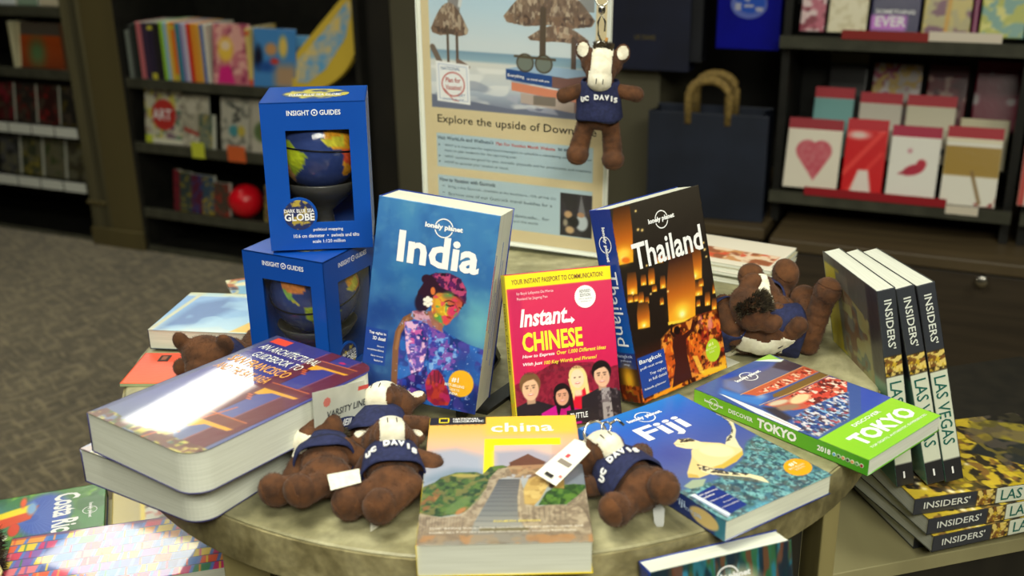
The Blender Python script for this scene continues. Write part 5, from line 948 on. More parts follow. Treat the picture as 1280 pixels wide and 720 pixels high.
def globe(label, mw, turn, tilt=12):
    t = thing('globe', label, 'globe', mw @ Matrix.Rotation(R_(turn), 4, 'Z'))
    n, mv = 110, 60; r = .0485; V = []; Cc = []
    lat = np.linspace(90, -90, mv); lon = np.linspace(-180, 180, n, endpoint=False); LO, LA = np.meshgrid(lon, lat)
    rs = np.random.RandomState(4)
    land = np.zeros(LO.shape); col = np.zeros(LO.shape + (3,)); base = np.array((44, 60, 112.))
    def pol(pts, c):
        ins = np.zeros(LO.shape, bool)
        for i in range(len(pts)):
            x0, y0 = pts[i]; x1, y1 = pts[(i + 1) % len(pts)]
            if y0 != y1: ins ^= (LA >= min(y0, y1)) & (LA < max(y0, y1)) & (LO < x0 + (LA - y0) * (x1 - x0) / (y1 - y0))
        col[ins] = c; land[ins] = 1
    pol([(-168, 66), (-140, 70), (-95, 74), (-62, 60), (-55, 52), (-66, 45), (-76, 37), (-81, 27), (-84, 30), (-97, 27), (-97, 20), (-88, 16), (-80, 8), (-86, 12), (-105, 20), (-117, 32), (-124, 42), (-130, 54), (-150, 59)], (196, 186, 60))
    pol([(-124, 49), (-68, 46), (-76, 37), (-81, 27), (-97, 27), (-117, 32), (-124, 40)], (206, 130, 70)); pol([(-117, 32), (-97, 26), (-92, 16), (-104, 20)], (120, 160, 80))
    pol([(-80, 8), (-60, 10), (-50, 2), (-35, -6), (-40, -22), (-50, -30), (-60, -40), (-68, -54), (-74, -48), (-71, -20), (-81, -5)], (150, 170, 44)); pol([(-73, -18), (-62, -22), (-58, -38), (-68, -54), (-74, -48)], (200, 150, 90)); pol([(-74, 0), (-50, 0), (-38, -10), (-46, -24), (-60, -18)], (176, 190, 40))
    pol([(-17, 14), (-10, 34), (10, 37), (32, 31), (43, 12), (51, 12), (40, -5), (40, -18), (28, -33), (18, -34), (12, -16), (9, 2), (-8, 5)], (216, 150, 40)); pol([(8, 4), (30, 4), (38, -4), (30, -18), (14, -16)], (206, 80, 50)); pol([(-17, 14), (10, 20), (12, 5), (-8, 5)], (196, 190, 60)); pol([(28, 30), (38, 20), (44, 12), (36, 6), (25, 8), (25, 30)], (214, 110, 60))
    pol([(-10, 36), (-9, 44), (0, 50), (10, 60), (28, 70), (60, 70), (100, 76), (178, 68), (160, 60), (140, 52), (122, 38), (121, 24), (108, 12), (100, 6), (92, 22), (78, 8), (70, 22), (56, 26), (48, 30), (35, 36), (20, 38), (12, 42)], (170, 180, 70)); pol([(35, 30), (60, 24), (56, 14), (44, 12)], (206, 170, 60)); pol([(75, 50), (120, 50), (122, 28), (108, 20), (80, 32)], (216, 160, 80))
    pol([(114, -22), (130, -12), (142, -11), (153, -28), (146, -39), (130, -32), (115, -34)], (206, 120, 80)); pol([(-55, 60), (-20, 70), (-25, 82), (-60, 80)], (210, 210, 190))
    cc = np.where(land[..., None] > 0, col * (.9 + .2 * rs.rand(*LO.shape)[..., None]), base + 5 * rs.rand(*LO.shape)[..., None])
    th = np.radians(90 - LA); ph = np.radians(LO); V = np.stack([r*np.sin(th)*np.cos(ph), r*np.sin(th)*np.sin(ph), r*np.cos(th)], -1).reshape(-1, 3)
    idx = np.arange(n*mv).reshape(mv, n); F = np.stack([idx[:-1], idx[1:], np.roll(idx, -1, 1)[1:], np.roll(idx, -1, 1)[:-1]], -1).reshape(-1, 4)
    me = bpy.data.meshes.new('sphere'); me.from_pydata([tuple(v) for v in V], [], [tuple(int(i) for i in f) for f in F]); me.update()
    full = np.ones((n*mv, 4)); full[:, :3] = np.clip(lin(np.clip(cc, 0, 255) / 255.) * 1.1, 0, 1).reshape(-1, 3); me.color_attributes.new('Col', 'FLOAT_COLOR', 'POINT').data.foreach_set('color', full.ravel())
    me.polygons.foreach_set('use_smooth', [True]*len(me.polygons))
    o = link('sphere', me, t, paintmat(.12)); o.location = (0, 0, .098); o.rotation_euler = (R_(tilt), 0, 0)
    eq = MB().lathe([(r, -.0008), (r + .0009, -.0008), (r + .0009, .0008), (r, .0008)], 64, cap=False).build('equator_band', flat(16, 18, 26, .3), t); eq.location = o.location; eq.rotation_euler = o.rotation_euler
    MB().lathe([(.030, 0), (.030, .003), (.012, .008), (.010, .026), (.024, .038), (.036, .049), (.0435, .0605), (.042, .062), (.034, .055), (.004, .046)], 40, cap=True).build('stand', flat(58, 58, 56, .3), t, smooth=True)
    return t
def globe_box(label, mw, w, h, d, side_window=True):
    """local: x width, y height, z depth with the front at z = d (as for the books)"""
    t = thing('globe_box', label, 'box', mw); k = .0012
    wx0, wx1, wy0, wy1 = w*.225, w*.83, h*.19, h*.815
    def faced(name, W, z, F):
        m = MB(); ins = .0
        for x0, y0, x1, y1 in ((0, 0, W, wy0), (0, wy1, W, h), (0, wy0, W*.225, wy1), (W*.83, wy0, W, wy1)): m.box(x0, y0, -k, x1, y1, 0, F)
        p = m.build(name, M_BOX, t)
        c = MB(); cx, cy, r = W*.30, h*.245, W*.175      # the round blue field that cuts into the window corner
        c.prism([(cx + r*math.cos(2*math.pi*i/40), cy + r*math.sin(2*math.pi*i/40)) for i in range(40)], -k, .0001, F); c.build('round_field', M_BOX, t)
        MB().box(W*.225 - .002, wy0 - .002, -k - .0006, W*.83 + .002, wy1 + .002, -k - .0003, F).build('window_film', M_FILM, t)
        R = F.to_3x3() @ Vector((1, 0, 0)); U = F.to_3x3() @ Vector((0, 1, 0)); O = F.translation
        kw = dict(O=tuple(O), R=tuple(R), U=tuple(U))
        A = blotch(.034, .034, (34, 44, 84), [(176, 160, 60), (70, 110, 60), (190, 90, 50)], 5, 3, .0012)
        disc2d('medallion', t, mixmat('medallion_print', px(34, 44, 88), px(170, 150, 60), 110, .4, lo=.5, hi=.6), cx, cy, r*.86, lift=.0004, **kw)
        write([('DARK BLUE SEA', cx, cy + r*.14, r*1.66, r*.22, dict(center=True, bold=.02)), ('GLOBE', cx, cy - r*.34, r*1.66, r*.44, dict(center=True, bold=.03))], 'medallion_lettering', t, WHITE, lift=.0007, **kw)
        write([('INSIGHT', W*.25, h*.913, W*.215, h*.034, dict(bold=.02)), ('GUIDES', W*.56, h*.913, W*.20, h*.034, dict(bold=.02))], 'logo_lettering', t, WHITE, lift=.0003, **kw)
        disc2d('logo_disc', t, WHITE, W*.512, h*.93, W*.032, lift=.0003, **kw); disc2d('logo_disc_inner', t, M_BOX, W*.512, h*.93, W*.022, lift=.0005, **kw); disc2d('logo_disc_dot', t, WHITE, W*.512, h*.93, W*.009, lift=.0007, n=10, **kw)
        write([('political mapping', W*.57, h*.125, W*.29, h*.026, dict(center=True, bold=.015)), ('10.6 cm diameter  •  swivels and tilts', W*.55, h*.085, W*.64, h*.026, dict(center=True, bold=.015)), ('scale 1:120 million', W*.57, h*.046, W*.32, h*.024, dict(center=True, bold=.015))], 'small_lettering', t, WHITE, lift=.0003, **kw)
    I = Matrix.Identity(4)
    faced('front_panel', w, d, Matrix.Translation((0, 0, d)))
    right = Matrix(((0, 0, 1, w), (0, 1, 0, 0), (-1, 0, 0, d), (0, 0, 0, 1)))
    if side_window: faced('side_panel', d, w, right)
    else: MB().box(w - k, 0, 0, w, h, d - k).build('side_panel', M_BOX, t)
    MB().box(0, 0, 0, k, h, d - k).build('side_panel', M_BOX, t)
    MB().box(k, 0, 0, w - k, h, k).build('back_panel', M_BOX, t)
    MB().box(k, 0, k, w - k, k, d - k).build('bottom_panel', M_BOX, t)
    tp = MB().box(0, h - k, 0, w, h, d).build('top_flap', M_BOX, t)
    A = Art(w*.62, d*.5, .0015, (56, 90, 90)); A.speck(np.ones(A.X.shape), [(190, 176, 70), (60, 100, 150), (150, 160, 70)], 5, 4, .5); e = A.ell(.5, .5, .5, .5)
    disc2d('top_picture', t, mixmat('top_print', px(60, 80, 120), px(186, 176, 84), 60, .35, lo=.45, hi=.55), w*.5, -d*.5, w*.33, d*.30, O=(0, h, 0), R=(1, 0, 0), U=(0, 0, -1), lift=.0003)
    write([('DARK BLUE SEA GLOBE', w*.5, -d*.66, w*.5, d*.14, dict(center=True, bold=.02))], 'top_lettering', t, WHITE, O=(0, h, 0), R=(1, 0, 0), U=(0, 0, -1), lift=.0006)
    return t
P1 = pose((-.2589, 1.1651, .9055), 5.6, 89, -.53); P0 = pose((-.2381, 1.171, .7505), -27.5, 90, 0)
BW, BH, BD = .105, .1535, .100
globe_box('upper of the two blue globe boxes, its window facing the front', P1, BW, BH, BD, False)
globe_box('lower blue globe box, turned so that two windowed sides show', P0, BW, BH, BD)
up2 = Matrix.Rotation(R_(-90), 4, 'X')
globe('small dark blue globe inside the upper blue box', P1 @ Matrix.Translation((BW/2, .003, BD/2)) @ up2, -66, -6)
globe('small dark blue globe inside the lower blue box', P0 @ Matrix.Translation((BW/2, .003, BD/2)) @ up2, 14, 14)

# ------------------------------------------------------------------ sign holder with poster
PM = pose((-.1287, 1.582, .7626), -22.45, 92.2, -1.41); PW, PH = .2844, .4318
def a_poster():
    A = Art(PW - .010, PH - .008, .00115, (206, 190, 150)); one = np.ones(A.X.shape)
    A.mix((A.noise(40, seed=3) - .5) * .3, (190, 170, 130))
    x0, x1, y1 = .045, .945, .545
    ph = A.rect(x0, .03, x1, y1); A.vgrad([(.03, (150, 176, 200)), (.2, (176, 200, 214)), (.32, (196, 206, 210)), (.345, (196, 206, 210)), (.35, (120, 150, 170)), (.375, (140, 168, 182)), (.385, (206, 206, 200)), (.46, (190, 196, 200)), (.49, (160, 170, 184)), (.545, (110, 116, 136))], m=ph)
    A.speck(ph * A.rect(0, .40, 1, .545), [(226, 226, 222), (130, 138, 156)], 7, 5, .55, .6, sy=30)
    A.mix(A.poly([(x0, .50), (.5, .53), (x1, .50), (x1, y1), (x0, y1)]) * ph, (104, 110, 130)); A.speck(A.poly([(.45, .49), (x1, .45), (x1, y1), (.6, .53)]), [(120, 110, 130), (170, 172, 186)], 10, 6, .5, .7, sy=26)
    def hut(cx, cy, hw, hh, px_, pb, c=(120, 100, 84)):
        roof = [(cx + hw*math.sin(R_(t)), cy + hh*.08 - hh*.85*max(0, math.cos(R_(t)))**2.2) for t in range(-90, 91, 10)] + [(cx + hw*.93, cy + hh*.22), (cx + hw*.5, cy + hh*.30), (cx, cy + hh*.24), (cx - hw*.5, cy + hh*.30), (cx - hw*.93, cy + hh*.22)]
        m = A.poly(roof); A.mix(m, c); A.speck(m, [(164, 144, 122), (92, 76, 66), (184, 168, 146), (110, 90, 76)], 60, int(cx*10), .50, .75, sy=46)
        A.speck(A.poly([(cx - hw, cy + hh*.02), (cx + hw, cy + hh*.02), (cx + hw*.9, cy + hh*.28), (cx - hw*.9, cy + hh*.28)]) * m, [(74, 58, 50), (130, 104, 84)], 50, 5, .45, .8, sy=60)
        A.line([(cx + px_, cy), (cx + px_, pb)], hw*.13, (90, 76, 62))
    A.poly([(.13, .03), (.24, .03), (.22, .22), (.16, .22)], (120, 110, 104), a=.8); A.line([(.27, .04), (.22, .2)], .02, (196, 200, 200))
    hut(.16, .27, .105, .10, -.012, .40); A.line([(.20, .29), (.20, .40)], .014, (90, 72, 60)); A.line([(.06, .34), (.10, .39)], .03, (110, 96, 84)); A.line([(.2, .38), (.26, .40)], .02, (120, 96, 84))
    hut(.70, .215, .24, .13, -.03, .36, (130, 110, 92)); hut(.75, .285, .16, .05, .08, .39, (150, 118, 96)); A.line([(.672, .20), (.668, .37)], .032, (84, 72, 58)); A.rect(.86, .03, .935, .2, (110, 96, 84), a=.6); A.line([(.84, .29), (.84, .40)], .012, (90, 74, 66))
    # stack of books with sunglasses in the photo
    A.poly([(.47, .395), (.80, .412), (.935, .395), (.935, .42), (.80, .452), (.47, .43)], (34, 70, 130)); A.poly([(.72, .41), (.80, .412), (.935, .395), (.935, .425), (.80, .45), (.72, .446)], (120, 86, 78)); A.poly([(.47, .395), (.62, .375), (.935, .385), (.935, .397), (.80, .413)], (150, 176, 200))
    A.poly([(.50, .438), (.86, .462), (.935, .45), (.935, .475), (.86, .49), (.50, .466)], (206, 130, 100)); A.poly([(.55, .472), (.84, .49), (.84, .525), (.55, .505)], (176, 160, 150)); A.rect(.62, .478, .74, .508, (120, 110, 100)); A.poly([(.84, .49), (.935, .48), (.935, .51), (.84, .525)], (140, 110, 100))
    for cx in (.575, .675): A.ell(cx, .372, .040, .040, (110, 118, 108)); A.ell(cx, .372, .048, .046, None); 
    for cx in (.575, .675):
        pts = [(cx + .044*math.cos(R_(a)), .372 + .044*A.asp*math.sin(R_(a))) for a in range(0, 361, 20)]; A.line(pts, .008, (70, 60, 44))
    A.line([(.52, .352), (.735, .356)], .012, (80, 68, 48))
    # note
    A.poly([(.075, .385), (.265, .393), (.268, .528), (.078, .522)], (226, 228, 230)); A.line([(.09, .395), (.25, .402), (.255, .518), (.093, .512), (.09, .395)], .004, (170, 180, 200))
    pts = [(.172 + .064*math.cos(R_(a)), .462 + .040*math.sin(R_(a))) for a in range(-30, 335, 15)]; A.line(pts, .006, (176, 60, 50)); A.line([(.12, .48), (.17, .515), (.2, .518)], .005, (176, 60, 50))
    # text fields and the small photo
    A.rect(.065, .635, .945, .755, (168, 190, 200)); A.rect(.065, .785, .945, .955, (168, 190, 200))
    p = A.rect(.77, .80, .945, .952); A.mix(p, (44, 40, 48)); A.speck(p, [(70, 60, 80), (30, 28, 34)], 12, 8, .5, .8); A.ell(.89, .90, .034, .045, (180, 190, 196), soft=.01); A.poly([(.87, .87), (.885, .80), (.91, .87)], (110, 110, 116)); A.ell(.885, .872, .02, .014, (170, 130, 100)); A.ell(.815, .875, .022, .02, (186, 150, 110), soft=.01); A.ell(.845, .90, .03, .03, (20, 20, 26), soft=.01); A.ell(.825, .93, .024, .02, (190, 160, 120), soft=.01); A.ell(.80, .905, .012, .02, (150, 140, 120), soft=.01)
    return A
sg = thing('sign_holder', 'clear acrylic sign holder with a slanted base behind the India guide', 'sign holder', PM)
M_ACR = film('clear_acrylic', .05, .34, (.72, .75, .68, 1))
M_ACRE = principled('acrylic_polished_edge', (.90, .93, .84, 1), .15, spec=.8)
MB().box(0, 0, .0042, PW, PH, .0052).build('front_sheet', film('clear_acrylic_front', .08, .05), sg)
MB().box(0, 0, -.003, PW, PH, -.001).build('back_sheet', M_ACR, sg)
m = MB()
m.box(-.0016, 0, -.003, 0, PH, .0052).box(PW, 0, -.003, PW + .0016, PH, .0052).box(-.0016, -.0016, -.003, PW + .0016, 0, .0052)
m.build('polished_edge', M_ACRE, sg)
MB().box(0, -.012, -.045, PW, -.0095, .060).build('base_plate', M_ACR, sg)
MB().box(0, -.012, .058, PW, -.0092, .060).build('base_edge', M_ACRE, sg)
MB().box(0, -.0095, -.004, PW, -.0017, -.001).box(0, -.0095, .004, PW, -.0017, .006).build('base_fold', M_ACR, sg)
po = thing('poster', 'printed poster with beach photo headed Explore the upside of Downtime, in the acrylic holder', 'poster', PM)
AP = a_poster(); panel('printed_sheet', AP, po, (.005, .004, .0012), thick=.0008, mat=paintmat(.5))
m = MB(); m.box(0, 0, 0, .005, PH, .0012).box(PW - .005, 0, 0, PW, PH, .0012).box(0, 0, 0, PW, .004, .0012).box(0, PH - .004, 0, PW, PH, .0012); m.build('white_border', flat(220, 222, 212, .5), po)
PX, PY = PW - .010, PH - .008
def pt(s, x, y, wd, hh, **k): return (s, .005 + x*PX, .004 + (1 - y)*PY, wd*PX, hh*PY, k)
kw = dict(O=(0, 0, .0012), R=X_, U=Y_, lift=.0003)
write([pt('Explore the upside of Downtime', .075, .605, .885, .036, bold=.005)], 'heading_lettering', po, flat(34, 32, 30, .5), **kw)
TXT = flat(62, 76, 90, .5)
write([pt('Visit WorkLife and Wellness\'s', .07, .657, .325, .0135, bold=.01), pt('to see:', .755, .656, .075, .0115, bold=.02),
       pt('•', .075, .679, .008, .006), pt('WHY it is important for supervisors/managers to schedule a calendaring session with their', .11, .683, .83, .0112, bold=.0), pt('team to plan vacations for the upcoming year.', .11, .701, .42, .0112, bold=.0),
       pt('•', .075, .719, .008, .006), pt('WHY vacations are good for you...mentally, physically and for productivity and creativity.', .11, .723, .83, .0112, bold=.0),
       pt('•', .075, .739, .008, .006), pt('HOW to optimize your vacation or travel.', .11, .743, .37, .0112, bold=.0)], 'body_lettering', po, TXT, **kw)
write([pt('Plan For Vacation Month Website', .41, .658, .33, .0112, bold=.015)], 'link_lettering', po, flat(190, 80, 70, .5), **kw)
write([pt('How to Vacation with Gunrock:', .075, .808, .33, .014, bold=.02), pt('–', .09, .825, .014, .002), pt('Bring a tiny Gunrock...(available at the bookstore...15% off Feb 21)', .125, .832, .62, .0112, bold=.0),
       pt('–', .09, .85, .014, .002), pt('Borrow one of our Gunrock travel buddies for a', .125, .857, .60, .0112, bold=.0), pt('worklife.ucdavis.edu... for', .36, .908, .35, .0112, bold=.0), pt('photos from around the world.', .34, .930, .31, .0112, bold=.0)], 'body_lettering', po, TXT, **kw)
write([pt('NATIONAL', .105, .415, .11, .012, bold=.01), pt('DAY', .20, .503, .04, .011), pt('JANUARY 30, 2018', .11, .518, .12, .008)], 'note_lettering', po, flat(110, 130, 160, .5), **kw)
write([pt('Plan for', .13, .456, .085, .017, bold=.015), pt('Vacation!', .128, .481, .092, .017, bold=.015)], 'note_red_lettering', po, flat(170, 60, 54, .5), **kw)
write([pt('Everything', .48, .424, .09, .014, skew=-.05, bold=.02), pt('to travel with you', .585, .430, .12, .011, skew=-.05, bold=.015)], 'book_lettering', po, WHITE, **kw)
MB().tube([(.279, .22, -.004), (.2795, .19, -.0035), (.288, .16, -.003), (.290, .13, -.004)], .0012, 6).build('cable', M_SHELFLIP, sg)

# ------------------------------------------------------------------ plush mustangs
M_FUR = mixmat('brown_plush', px(92, 55, 26), px(62, 36, 17), 70, .9, 3, .7, sheen=.08)
M_SOLE = mixmat('sole_plush', px(96, 58, 28), px(74, 44, 20), 90, .95, 3, .6, sheen=.08)
M_WFUR = mixmat('white_plush', px(228, 222, 202), px(204, 196, 172), 90, .9, 3, .6, sheen=.3)
M_SHIRT = mixmat('navy_jersey', px(32, 38, 78), px(22, 28, 62), 220, .85, 2, .4)
M_MANE = mixmat('dark_faux_fur', px(78, 66, 42), px(36, 30, 22), 130, .9, 3, .8)
M_STITCH = flat(20, 18, 16, .5); M_STEEL = principled('bright_steel', (.62, .60, .52, 1), .22, 1)
def remesh(mb, vox, name, sm=6):
    me = bpy.data.meshes.new('tmp'); me.from_pydata(mb.v, [], mb.f); me.update()
    o = bpy.data.objects.new('tmp', me); C.objects.link(o)
    r = o.modifiers.new('r', 'REMESH'); r.mode = 'VOXEL'; r.voxel_size = vox
    s = o.modifiers.new('s', 'SMOOTH'); s.iterations = sm; s.factor = .5
    dg = bpy.context.evaluated_depsgraph_get(); out = bpy.data.meshes.new_from_object(o.evaluated_get(dg)); out.name = name
    bpy.data.objects.remove(o); bpy.data.meshes.remove(me)
    out.polygons.foreach_set('use_smooth', [True] * len(out.polygons)); return out
def patch(me, keep, name, mat, parent, off=.0008):
    """a layer of fabric lying on the body: the body faces selected by keep(centre), lifted and thickened"""
    nf = len(me.polygons); sel = [p for p in me.polygons if keep(p.center)]
    used = sorted({i for p in sel for i in p.vertices}); mp = {v: k for k, v in enumerate(used)}
    V = [tuple(me.vertices[i].co + me.vertices[i].normal * off) for i in used]; F = [tuple(mp[i] for i in p.vertices) for p in sel]
    n = bpy.data.meshes.new(name); n.from_pydata(V, [], F); n.update(); n.polygons.foreach_set('use_smooth', [True] * len(F))
    o = link(name, n, parent, mat); s = o.modifiers.new('s', 'SOLIDIFY'); s.thickness = off * 1.6; s.offset = -1; return o
def fur(me, name, mat, parent, count, length, keep=None, seed=1, lie=(0, 0, -.4)):
    rs = random.Random(seed); V = []; F = []; ps = [p for p in me.polygons if keep is None or keep(p.center)]
    if not ps: return
    for k in range(count):
        p = ps[rs.randrange(len(ps))]; vv = [me.vertices[i].co for i in p.vertices]; a, b = rs.random(), rs.random()
        c = vv[0] + (vv[1] - vv[0]) * a + (vv[2] - vv[0]) * b * (1 - a); nrm = (p.normal + Vector(lie) + Vector((rs.uniform(-.5, .5), rs.uniform(-.5, .5), rs.uniform(-.5, .5)))).normalized()
        t = nrm.cross(Vector((rs.uniform(-1, 1), rs.uniform(-1, 1), rs.uniform(-1, 1)))).normalized() * length * .09; L = length * rs.uniform(.5, 1.2)
        i0 = len(V); V += [tuple(c - t), tuple(c + t), tuple(c + nrm * L)]; F.append((i0, i0 + 1, i0 + 2))
    n = bpy.data.meshes.new(name); n.from_pydata(V, [], F); n.update(); o = link(name, n, parent, mat); o['kind'] = 'stuff'; return o
def plush(label, mw, legs=None, arms=None, head=(0, 0, 0), s=1.0, text=True, group='small brown mustang plush toys', hang=False, seed=1, tag_=None, hem=.012, blaze=.0105, mane=True):
    """origin at the pelvis, z towards the head, -y the belly side, x the picture's right for a toy that faces us"""
    t = thing('plush_horse', label, 'plush toy', mw @ Matrix.Scale(s, 4), group)
    legs = legs or [((-.016, 0, -.002), (-.027, -.004, -.050)), ((.016, 0, -.002), (.022, -.004, -.056))]
    arms = arms or [((-.024, -.002, .038), (-.048, -.006, .030)), ((.024, -.002, .038), (.050, -.006, .034))]
    m = MB(); m.ell((0, 0, .004), (.026, .021, .022)); m.ell((0, .001, .024), (.025, .020, .026)); m.ell((0, .001, .042), (.022, .017, .014))
    soles = []
    for a, b in legs:
        a, b = Vector(a), Vector(b)
        for k in range(7): f = k / 6; m.ell(a.lerp(b, f), (.0125 + .002*f,) * 3, nu=12, nv=8)
        d = (b - a).normalized(); m.ell(b + d*.001 + Vector((0, -.005, 0)) * (1 if abs(d.y) < .6 else 0), (.0160, .0190 if abs(d.y) < .6 else .016, .0145 if abs(d.y) < .6 else .0165), nu=16, nv=10); soles.append((b.copy(), d))
    for a, b in arms:
        a, b = Vector(a), Vector(b)
        for k in range(6): f = k / 5; m.ell(a.lerp(b, f), (.0095 + .0015*f,) * 3, nu=12, nv=8)
    HM = Matrix.Translation((0, -.001, .052)) @ Matrix.Rotation(R_(head[2]), 4, 'Z') @ Matrix.Rotation(R_(head[0]), 4, 'X') @ Matrix.Rotation(R_(head[1]), 4, 'Y')
    def hell(c, r, **k): 
        mm = MB().ell((0, 0, 0), r, **k); m.add([HM @ (Vector(v) + Vector(c)) for v in mm.v], mm.f)
    hell((0, .002, .022), (.0285, .022, .022)); hell((0, -.010, .012), (.021, .020, .020)); hell((0, -.017, .001), (.0175, .016, .015))
    for sx in (-1, 1): hell((sx*.027, .004, .037), (.0105, .006, .013)); hell((sx*.023, .004, .030), (.009, .008, .010))
    me = remesh(m, .0016, 'body', 5); body = link('body', me, t, M_FUR)
    HI = HM.inverted()
    inh = lambda c: (HI @ c)
    def is_blaze(c):
        q = inh(c); return q.y < .004 and abs(q.x) < blaze * (1 if q.z > .012 else 1.12) and -.016 < q.z < .044 and c.length > .03 and (q.y < -.004 or q.z > .03)
    if blaze: patch(me, is_blaze, 'blaze', M_WFUR, t, .0009)
    for sx in (-1, 1) if blaze else (): patch(me, lambda c: (lambda q: q.y < .001 and ((q.x*sx - .027)/.0075)**2 + ((q.z - .038)/.0095)**2 < 1)(inh(c)), 'ear_lining', M_WFUR, t, .0007)
    for b, d in soles: patch(me, lambda c: (c - b).dot(d) > .0095 and (c - b).length < .024, 'sole', M_SOLE, t, .0006)
    st = MB()
    for sx in (-1, 1):
        a = HM @ Vector((sx*.0045, -.0340, .004)); b = HM @ Vector((sx*.0045, -.0325, -.003)); st.tube([a, b], .0006, 5)
        e = HM @ Vector((sx*.016, -.0235, .019)); 
    st.build('nostril_stitch', M_STITCH, t)
    # shirt: a sleeve of cloth about the trunk with a rolled hem
    sh = MB(); nn = 40; prof = [(hem, 1.20), (hem + .003, 1.25), (hem + .010, 1.2), (max(.024, hem + .014), 1.16), (.034, 1.12), (.044, 1.12), (.051, 1.02)]; vs = []; fs = []
    for z, k in prof:
        rx, ry = .0255 * k * (1 if z < .04 else .93), .0212 * k * (1 if z < .04 else .9)
        for i in range(nn):
            a = 2*math.pi*i/nn; wv = 1 + .025*math.sin(5*a + z*140 + seed)
            vs.append((rx*wv*math.cos(a), ry*wv*math.sin(a), z + .002*math.sin(3*a + seed)*(1 if z < hem + .002 else .2)))
    for j in range(len(prof) - 1):
        for i in range(nn): fs.append((j*nn + i, j*nn + (i+1) % nn, (j+1)*nn + (i+1) % nn, (j+1)*nn + i))
    shirt = sh.add(vs, fs).build('shirt', M_SHIRT, t, smooth=True); so = shirt.modifiers.new('s', 'SOLIDIFY'); so.thickness = .0012; so.offset = 1
    if text:
        V = []; F = []; s_t = 'UC DAVIS'; n = len(s_t); z0 = .030
        for i, chh in enumerate(s_t):
            if chh == ' ': continue
            v, f = textmesh(chh, .06); lo, hi = v.min(0), v.max(0); q = (v[:, :2] - lo[:2]) / np.maximum(hi - lo, 1e-6)[:2]
            cw = .0052 if chh != 'I' else .0018
            off = (i - (n - 1) / 2) * .0056; k0 = len(V)
            for qx, qy in q:
                xx = off + (qx - .5) * cw; a = -math.pi/2 + xx / .0245; kk = 1.13; zz = z0 + qy*.0072 - (off**2)*14
                V.append((.0285*kk*1.03*math.cos(a) * .94, .0232*kk*1.06*math.sin(a), zz))
            F += [tuple(j + k0 for j in g) for g in f]
        nm = bpy.data.meshes.new('shirt_lettering'); nm.from_pydata(V, [], F); nm.update(); o = link('shirt_lettering', nm, shirt, WHITE); so = o.modifiers.new('s', 'SOLIDIFY'); so.thickness = .0012; so.offset = 0
    # forelock and mane
    if mane: fur(me, 'mane', M_MANE, t, 1500, .009, lambda c: (lambda q: q.z > .030 and abs(q.x) < .012 and q.y > -.008)(inh(c)) or (lambda q: q.y > .018 and abs(q.x) < .008 and q.z > 0)(inh(c)), seed, (0, 0, .5))
    fur(me, 'short_pile', M_FUR, t, 9000, .0022, lambda c: not is_blaze(c), seed, (0, 0, -.2))
    if hang or tag_ is not None:
        lp = MB().tube([HM @ Vector((.003, .006, .042)), HM @ Vector((.003, .004, .050)), HM @ Vector((.0035, .004, .056))], .0022, 8).build('hanging_loop', flat(170, 120, 50, .6), t, smooth=True)
    return t
def basis(o, zdir, ydir):
    """z towards the head; -y (belly) roughly opposite to ydir"""
    z = Vector(zdir).normalized(); y = Vector(ydir); y = (y - z * y.dot(z)).normalized(); x = y.cross(z)
    return Matrix(((x.x, y.x, z.x, o[0]), (x.y, y.y, z.y, o[1]), (x.z, y.z, z.z, o[2]), (0, 0, 0, 1)))
def local(mw, p, s=1.0): v = mw.inverted() @ Vector(p); return (v.x / s, v.y / s, v.z / s)
def ringpts(c, r, M=None, n=20): return [((M @ Vector((r*math.cos(2*math.pi*i/n), r*math.sin(2*math.pi*i/n), 0))) if M else Vector((r*math.cos(2*math.pi*i/n), r*math.sin(2*math.pi*i/n), 0))) + Vector(c) for i in range(n)]
# the hanging one
HW = basis((.1175, 1.405, .972), (.02, -.03, 1), (.10, 1, 0))
plush('brown mustang plush in a white-lettered navy shirt hanging in front of the poster', HW, hang=True, s=.95, head=(-6, 4, 0), hem=-.002, blaze=.0135)
ck = thing('swivel_clip', 'steel swivel clip and ring from which the plush hangs before the poster', 'clip', (.120, 1.405, 1.072))
MB().tube(ringpts((0, 0, -.008), .006, Matrix.Rotation(R_(70), 4, 'X')), .0011, 8, True).build('ring', M_STEEL, ck, smooth=True)
MB().tube([(0, 0, -.003), (-.004, 0, .006), (-.0045, 0, .022), (0, 0, .032), (.0045, 0, .022), (.004, 0, .010)], .0014, 8).build('hook', M_STEEL, ck, smooth=True)
MB().lathe([(.003, .032), (.0045, .034), (.0045, .040), (.003, .043)], 16).build('swivel', M_STEEL, ck, smooth=True)
MB().tube(ringpts((0, 0, .050), .008, Matrix.Rotation(R_(80), 4, 'X')), .0012, 8, True).build('key_ring', M_STEEL, ck, smooth=True)
MB().tube([(0, .0, .057), (.004, .015, .085), (.008, .06, .125), (.009, .085, .133), (.009, .10, .12)], .0012, 6).build('cord', flat(200, 190, 150, .6), ck)
